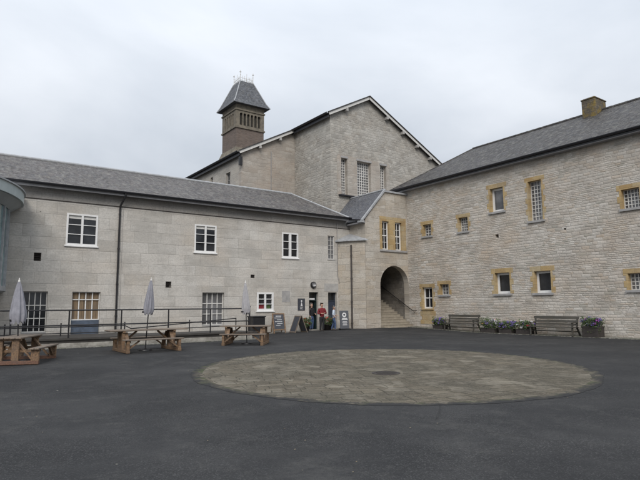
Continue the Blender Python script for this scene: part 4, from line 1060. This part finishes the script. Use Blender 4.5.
planter('wide pot of red geraniums between the two blue doors', (20.1, 27.40), .62, .55, .34, .60, [('fl_red', 54, .05)], 7, True)

# ------------------------------------------------------------------ benches
def make_bench():
    t = thing('garden_bench', 'x', 'bench', (0,0,0), 0, 'weathered benches against the rubble wall')
    L = 2.4; b = MAT['bench']
    m = MB()
    for k in range(4): m.obox((-.44+.125*k, 0, .43), (.11, L, .035), None, .005)
    m.build('seat', b, t, world=False)
    m = MB(); rec = Matrix.Rotation(R(12), 3, 'Y')
    m.obox((.10, 0, .90), (.035, L, .13), rec, .006); m.obox((.075, 0, .72), (.03, L-.1, .10), rec, .006); m.obox((.04, 0, .57), (.03, L-.1, .07), rec, .006)
    m.build('backrest', b, t, world=False)
    for s in (-1, 1):
        y = s*(L/2-.10)
        MB().beam((-.44, y, 0), (-.40, y, .64), .07, .06).build('leg', b, t, world=False)
        MB().beam((.17, y+s*.06, 0), (.00, y, .42), .07, .06).beam((.00, y, .42), (.12, y, .95), .07, .06).build('leg', b, t, world=False)
        MB().obox((-.20, y, .655), (.56, .085, .035), None, .006).build('armrest', b, t, world=False)
        MB().obox((-.2, y, .22), (.48, .05, .06)).build('stretcher', b, t, world=False)
    MB().obox((-.2, 0, .22), (.05, L-.25, .05)).build('stretcher', b, t, world=False)
    return t
b0 = make_bench(); specs = [((25.95, 21.45), 'weathered wooden bench nearer the arch, between purple flowers and mixed planter', 1.0, 0),
                            ((25.95, 15.50), 'longer weathered wooden bench under the window, left of the magenta tub', 1.04, 0)]
for i, (p, lab, sc, rr) in enumerate(specs):
    o = b0 if i == 0 else copy_tree(b0)
    o.location = (p[0], p[1], gz(*p)+.03); o.scale = (1, sc, 1); o['label'] = lab

# fallen leaves and litter specks on the tarmac
rng = random.Random(77); m = MB()
for _ in range(95):
    d = rng.uniform(5, 26); o = rng.uniform(-.62, .62)*d; x = FW.x*d+FW.y*o; y = FW.y*d-FW.x*o
    if y > 23.3 or x > 25.3: continue
    a = rng.uniform(0, 6.28); k = rng.uniform(.010, .022); z = gz(x, y)+.016
    c, q = math.cos(a), math.sin(a)
    m.add([(x-c*k, y-q*k, z), (x+q*k*.5, y-c*k*.5, z+k*.3), (x+c*k, y+q*k, z+.002), (x-q*k*.5, y+c*k*.5, z+k*.25)], [(0, 1, 2, 3)])
tag(m.build('fallen_leaves', M_leaf('dry_leaves', (.16,.11,.05), (.34,.28,.18))), kind='stuff', label='scattered dry leaves on the dark tarmac', cat='leaves')

# ------------------------------------------------------------------ people
def skin_mesh(name, nodes, edges, mat, parent, sub=2, root=0):
    me = bpy.data.meshes.new(name+'_tmp'); me.from_pydata([n[0] for n in nodes], edges, [])
    ob = bpy.data.objects.new(name+'_tmp', me); COL.objects.link(ob)
    md = ob.modifiers.new('s', 'SKIN'); md.use_smooth_shade = True
    sv = me.skin_vertices[0].data if me.skin_vertices else None
    if sv is None:
        bm = bmesh.new(); bm.from_mesh(me); bm.verts.layers.skin.verify(); bm.to_mesh(me); bm.free(); sv = me.skin_vertices[0].data
    for i, n in enumerate(nodes):
        r = n[1]; sv[i].radius = r if hasattr(r, '__len__') else (r, r); sv[i].use_root = (i == root)
    ss = ob.modifiers.new('u', 'SUBSURF'); ss.levels = sub; ss.render_levels = sub
    dg = bpy.context.evaluated_depsgraph_get(); dg.update()
    m2 = bpy.data.meshes.new_from_object(ob.evaluated_get(dg)); m2.name = name
    for p in m2.polygons: p.use_smooth = True
    m2.materials.clear(); m2.materials.append(mat)
    bpy.data.objects.remove(ob)
    o = bpy.data.objects.new(name, m2); COL.objects.link(o); o.parent = parent
    return o
def person(label, loc, rz, h, top, legs, hairmat, pose, cap=None, hairlong=.0):
    """figure faces -Y before rotation. pose: dict of joint positions as fractions of height"""
    root = thing('person', label, 'person', (loc[0], loc[1], gz(*loc)), rz)
    S = h; V = lambda x, y, z: (x*S, y*S, z*S)
    hw = .095; sh = .112
    el = pose.get('elbow', [(-.165, .0, .62), (.165, .0, .62)]); wr = pose.get('wrist', [(-.155, -.08, .50), (.155, -.08, .50)])
    kn = pose.get('knee', [(-.055, -.01, .28), (.055, -.01, .28)]); an = pose.get('ankle', [(-.055, .01, .04), (.055, .01, .04)])
    nodes = []; edges = []
    def N(p, r, par=None):
        nodes.append((V(*p), tuple(q*S for q in r) if hasattr(r, '__len__') else r*S))
        if par is not None: edges.append((par, len(nodes)-1))
        return len(nodes)-1
    pel = N((0, 0, .50), (.08, .055)); waist = N((0, 0, .60), (.070, .05), pel); ches = N((0, .0, .73), (.085, .055), waist)
    nk0 = N((0, .005, .815), (.045, .04), ches); nk = N((0, .0, .85), .030, nk0); hd0 = N((0, -.008, .885), (.040, .045), nk); hd1 = N((0, -.004, .93), (.044, .054), hd0); hd2 = N((0, 0, .972), (.034, .04), hd1)
    nose = N((0, -.062, .918), .007, hd1)
    for s, sg in ((0, -1), (1, 1)):
        N((sg*.047, .004, .925), .008, hd1)
        a = N((sg*sh, .0, .795), .036, ches); b = N(el[s], .025, a); c = N(wr[s], .017, b)
        d = Vector(wr[s])-Vector(el[s]); d.normalize(); sd = d.cross(Vector((0, 0, 1)));
        sd = sd.normalized() if sd.length > .1 else Vector((0, 1, 0))
        pm = Vector(wr[s])+d*.028; c2 = N(tuple(pm), (.016, .016), c)
        for k, ln in enumerate((.036, .043, .045, .040)):
            st = pm+d*.012+sd*((k-1.5)*.0105); f1 = N(tuple(st+d*ln*.55), .0050, c2); N(tuple(st+d*ln+Vector((0, -.006, -.012))), .0042, f1)
        th = pm+sd*(-.026)-d*.012; f1 = N(tuple(th), .006, c2); N(tuple(th+d*.022-sd*.006), .005, f1)
        hp = N((sg*.05, .0, .47), .055, pel); k_ = N(kn[s], .034, hp); a_ = N(an[s], .021, k_)
        hl = N((an[s][0], an[s][1]+.01, .02), .02, a_); N((an[s][0]+sg*.012, an[s][1]-.09, .014), (.018, .012), hl)
    skin_mesh('body', nodes, edges, MAT['skin'], root)
    # upper garment
    nodes.clear(); edges.clear()
    p0 = N((0, 0, .62), (.088, .062)); lo = N((0, 0, .47), (.094, .068), p0); c0 = N((0, 0, .74), (.102, .074), p0); c1 = N((0, .0, .805), (.070, .062), c0); N((0, .001, .842), (.042, .044), c1)
    for s, sg in ((0, -1), (1, 1)):
        a = N((sg*(sh-.006), 0, .788), .042, c0); b = N(el[s], .034, a)
        q = Vector(el[s]).lerp(Vector(wr[s]), pose.get('sleeve', .85)); N(tuple(q), .027, b)
    skin_mesh('jacket', nodes, edges, MAT[top], root)
    nodes.clear(); edges.clear()
    p0 = N((0, 0, .51), (.085, .06)); p1 = N((0, 0, .56), (.08, .056), p0)
    for s, sg in ((0, -1), (1, 1)):
        hp = N((sg*.052, 0, .455), .062, p0); k_ = N(kn[s], .044, hp); N((an[s][0], an[s][1]+.004, .034), .036, k_)
    skin_mesh('trousers', nodes, edges, MAT[legs], root)
    for s, sg in ((0, -1), (1, 1)):
        nodes.clear(); edges.clear()
        a = N((an[s][0], an[s][1]+.018, .024), (.026, .022)); N((an[s][0]+sg*.012, an[s][1]-.095, .017), (.024, .016), a)
        skin_mesh('shoe', nodes, edges, MAT['shoe'], root)
    nodes.clear(); edges.clear()
    a = N((0, .014, .955), (.050, .050)); b = N((0, .008, .985), (.036, .038), a); c = N((0, .034, .92), (.042, .026), a)
    if hairlong: N((0, .035, .92-hairlong), (.045, .022), c)
    skin_mesh('hair', nodes, edges, MAT[hairmat], root)
    if cap:
        nodes.clear(); edges.clear()
        a = N((0, .004, .966), (.068, .070)); b = N((0, .0, 1.012), (.055, .058), a); skin_mesh('cap', nodes, edges, MAT[cap], root)
        nodes.clear(); edges.clear()
        a = N((0, -.055, .962), (.038, .008)); b = N((0, -.105, .955), (.030, .006), a); skin_mesh('cap_peak', nodes, edges, MAT[cap], root)
    m = MB()
    for sg in (-1, 1): m.lathe(V(sg*.019, -.056, .932), [(.0001, -.006*S), (.0065*S, 0), (.0001, .006*S)], 8)
    m.build('eyes', MAT['black_cloth'], root, world=False)
    MB().obox(V(0, -.053, .897), (.028*S, .008*S, .006*S), None, .002).build('mouth', MAT['red_cloth'], root, world=False)
    return root
person('grey-haired person in a dark jacket and blue jeans standing in the open doorway', (19.40, 28.15), R(15), 1.70, 'black_cloth', 'jeans', 'hair',
       dict(elbow=[(-.165, .02, .63), (.16, .0, .63)], wrist=[(-.15, -.06, .51), (.09, -.11, .60)]))
person('person in a dark red top and black trousers standing with folded hands outside the door', (19.12, 26.62), R(-12), 1.70, 'red_cloth', 'black_cloth', 'hairdark',
       dict(elbow=[(-.165, .0, .63), (.165, .0, .63)], wrist=[(-.05, -.13, .63), (.05, -.135, .645)], knee=[(-.05, -.01, .28), (.055, -.01, .28)]))
person('shorter person in a white cap, pale blue shirt and jeans stepping beside the grey sign', (20.15, 26.78), R(50), 1.50, 'white_cloth', 'jeans', 'hairdark',
       dict(elbow=[(-.15, .03, .64), (.16, -.04, .64)], wrist=[(-.13, -.07, .55), (.12, -.14, .60)], knee=[(-.05, -.06, .29), (.05, .02, .28)],
            ankle=[(-.05, -.06, .04), (.05, .10, .05)], sleeve=.35), cap='cap')

# ------------------------------------------------------------------ sky, sun, camera
w = bpy.data.worlds.new('World'); scene.world = w; w.use_nodes = True; nt = w.node_tree
for n_ in list(nt.nodes): nt.nodes.remove(n_)
SUN_EL = R(38)      # light comes from behind and left of the camera, through cloud
sd = Vector((math.cos(SUN_EL)*math.cos(R(235)), math.cos(SUN_EL)*math.sin(R(235)), math.sin(SUN_EL)))
sky = nt.nodes.new('ShaderNodeTexSky'); sky.sky_type = 'NISHITA'; sky.sun_disc = False; sky.sun_elevation = SUN_EL
sky.sun_rotation = math.atan2(sd.x, sd.y); sky.air_density = 1; sky.dust_density = 4; sky.ozone_density = 1
tc = nt.nodes.new('ShaderNodeTexCoord'); sp = nt.nodes.new('ShaderNodeSeparateXYZ'); nt.links.new(tc.outputs['Generated'], sp.inputs[0])
def wn(op, a, b, c=None):
    m = nt.nodes.new('ShaderNodeMath'); m.operation = op
    for i, x in enumerate((a, b, c)):
        if x is None: continue
        if hasattr(x, 'links'): nt.links.new(x, m.inputs[i])
        else: m.inputs[i].default_value = x
    return m.outputs[0]
# cloud sheet: project direction onto a flat layer
zc = wn('MAXIMUM', wn('ADD', sp.outputs[2], .18), .05)
cb = nt.nodes.new('ShaderNodeCombineXYZ'); nt.links.new(wn('DIVIDE', sp.outputs[0], zc), cb.inputs[0]); nt.links.new(wn('DIVIDE', sp.outputs[1], zc), cb.inputs[1])
nz = nt.nodes.new('ShaderNodeTexNoise'); nz.inputs['Scale'].default_value = .75; nz.inputs['Detail'].default_value = 7; nz.inputs['Roughness'].default_value = .5; nz.inputs['Distortion'].default_value = .3
nt.links.new(cb.outputs[0], nz.inputs['Vector'])
rp = nt.nodes.new('ShaderNodeValToRGB'); nt.links.new(nz.outputs[0], rp.inputs[0])
e = rp.color_ramp.elements; e[0].position = .36; e[0].color = (4.2, 4.6, 5.15, 1); e[1].position = .62; e[1].color = (6.1, 6.4, 6.85, 1)
# overcast sky is brighter overhead
gr = wn('MULTIPLY_ADD', wn('POWER', wn('MAXIMUM', sp.outputs[2], 0), 1.5), 1.6, .93)
sc_ = nt.nodes.new('ShaderNodeVectorMath'); sc_.operation = 'SCALE'; nt.links.new(rp.outputs[0], sc_.inputs[0]); nt.links.new(gr, sc_.inputs['Scale'])
mx = nt.nodes.new('ShaderNodeMix'); mx.data_type = 'RGBA'; mx.inputs[0].default_value = .93
nt.links.new(sky.outputs[0], mx.inputs[6]); nt.links.new(sc_.outputs[0], mx.inputs[7])
bg = nt.nodes.new('ShaderNodeBackground'); bg.inputs[1].default_value = .1; nt.links.new(mx.outputs[2], bg.inputs[0])
ow = nt.nodes.new('ShaderNodeOutputWorld'); nt.links.new(bg.outputs[0], ow.inputs[0])

sl = bpy.data.lights.new('sun', 'SUN'); sl.energy = 1.5; sl.angle = R(28); sl.color = (1, .94, .87)
so = bpy.data.objects.new('sun', sl); COL.objects.link(so); so.rotation_euler = (-sd).to_track_quat('-Z', 'Y').to_euler()

cam = bpy.data.cameras.new('camera'); co = bpy.data.objects.new('camera', cam); COL.objects.link(co)
cam.sensor_width = 36; cam.lens = 530/640*36; cam.clip_end = 3000; cam.clip_start = .1
pitch = math.atan(66.3/530); roll = .008
fw = Vector((math.cos(YAW)*math.cos(pitch), math.sin(YAW)*math.cos(pitch), math.sin(pitch)))
r0 = Vector((math.sin(YAW), -math.cos(YAW), 0)); u0 = r0.cross(fw)
Rt = r0*math.cos(roll)-u0*math.sin(roll); Up = u0*math.cos(roll)+r0*math.sin(roll)
co.matrix_world = Matrix.Translation((0, 0, 1.6)) @ Matrix((Rt, Up, -fw)).transposed().to_4x4()
scene.camera = co
scene.render.engine = 'CYCLES'
scene.view_settings.view_transform = 'Standard'; scene.view_settings.look = 'None'
scene.view_settings.exposure = .22; scene.view_settings.gamma = 1; scene.view_settings.use_curve_mapping = False
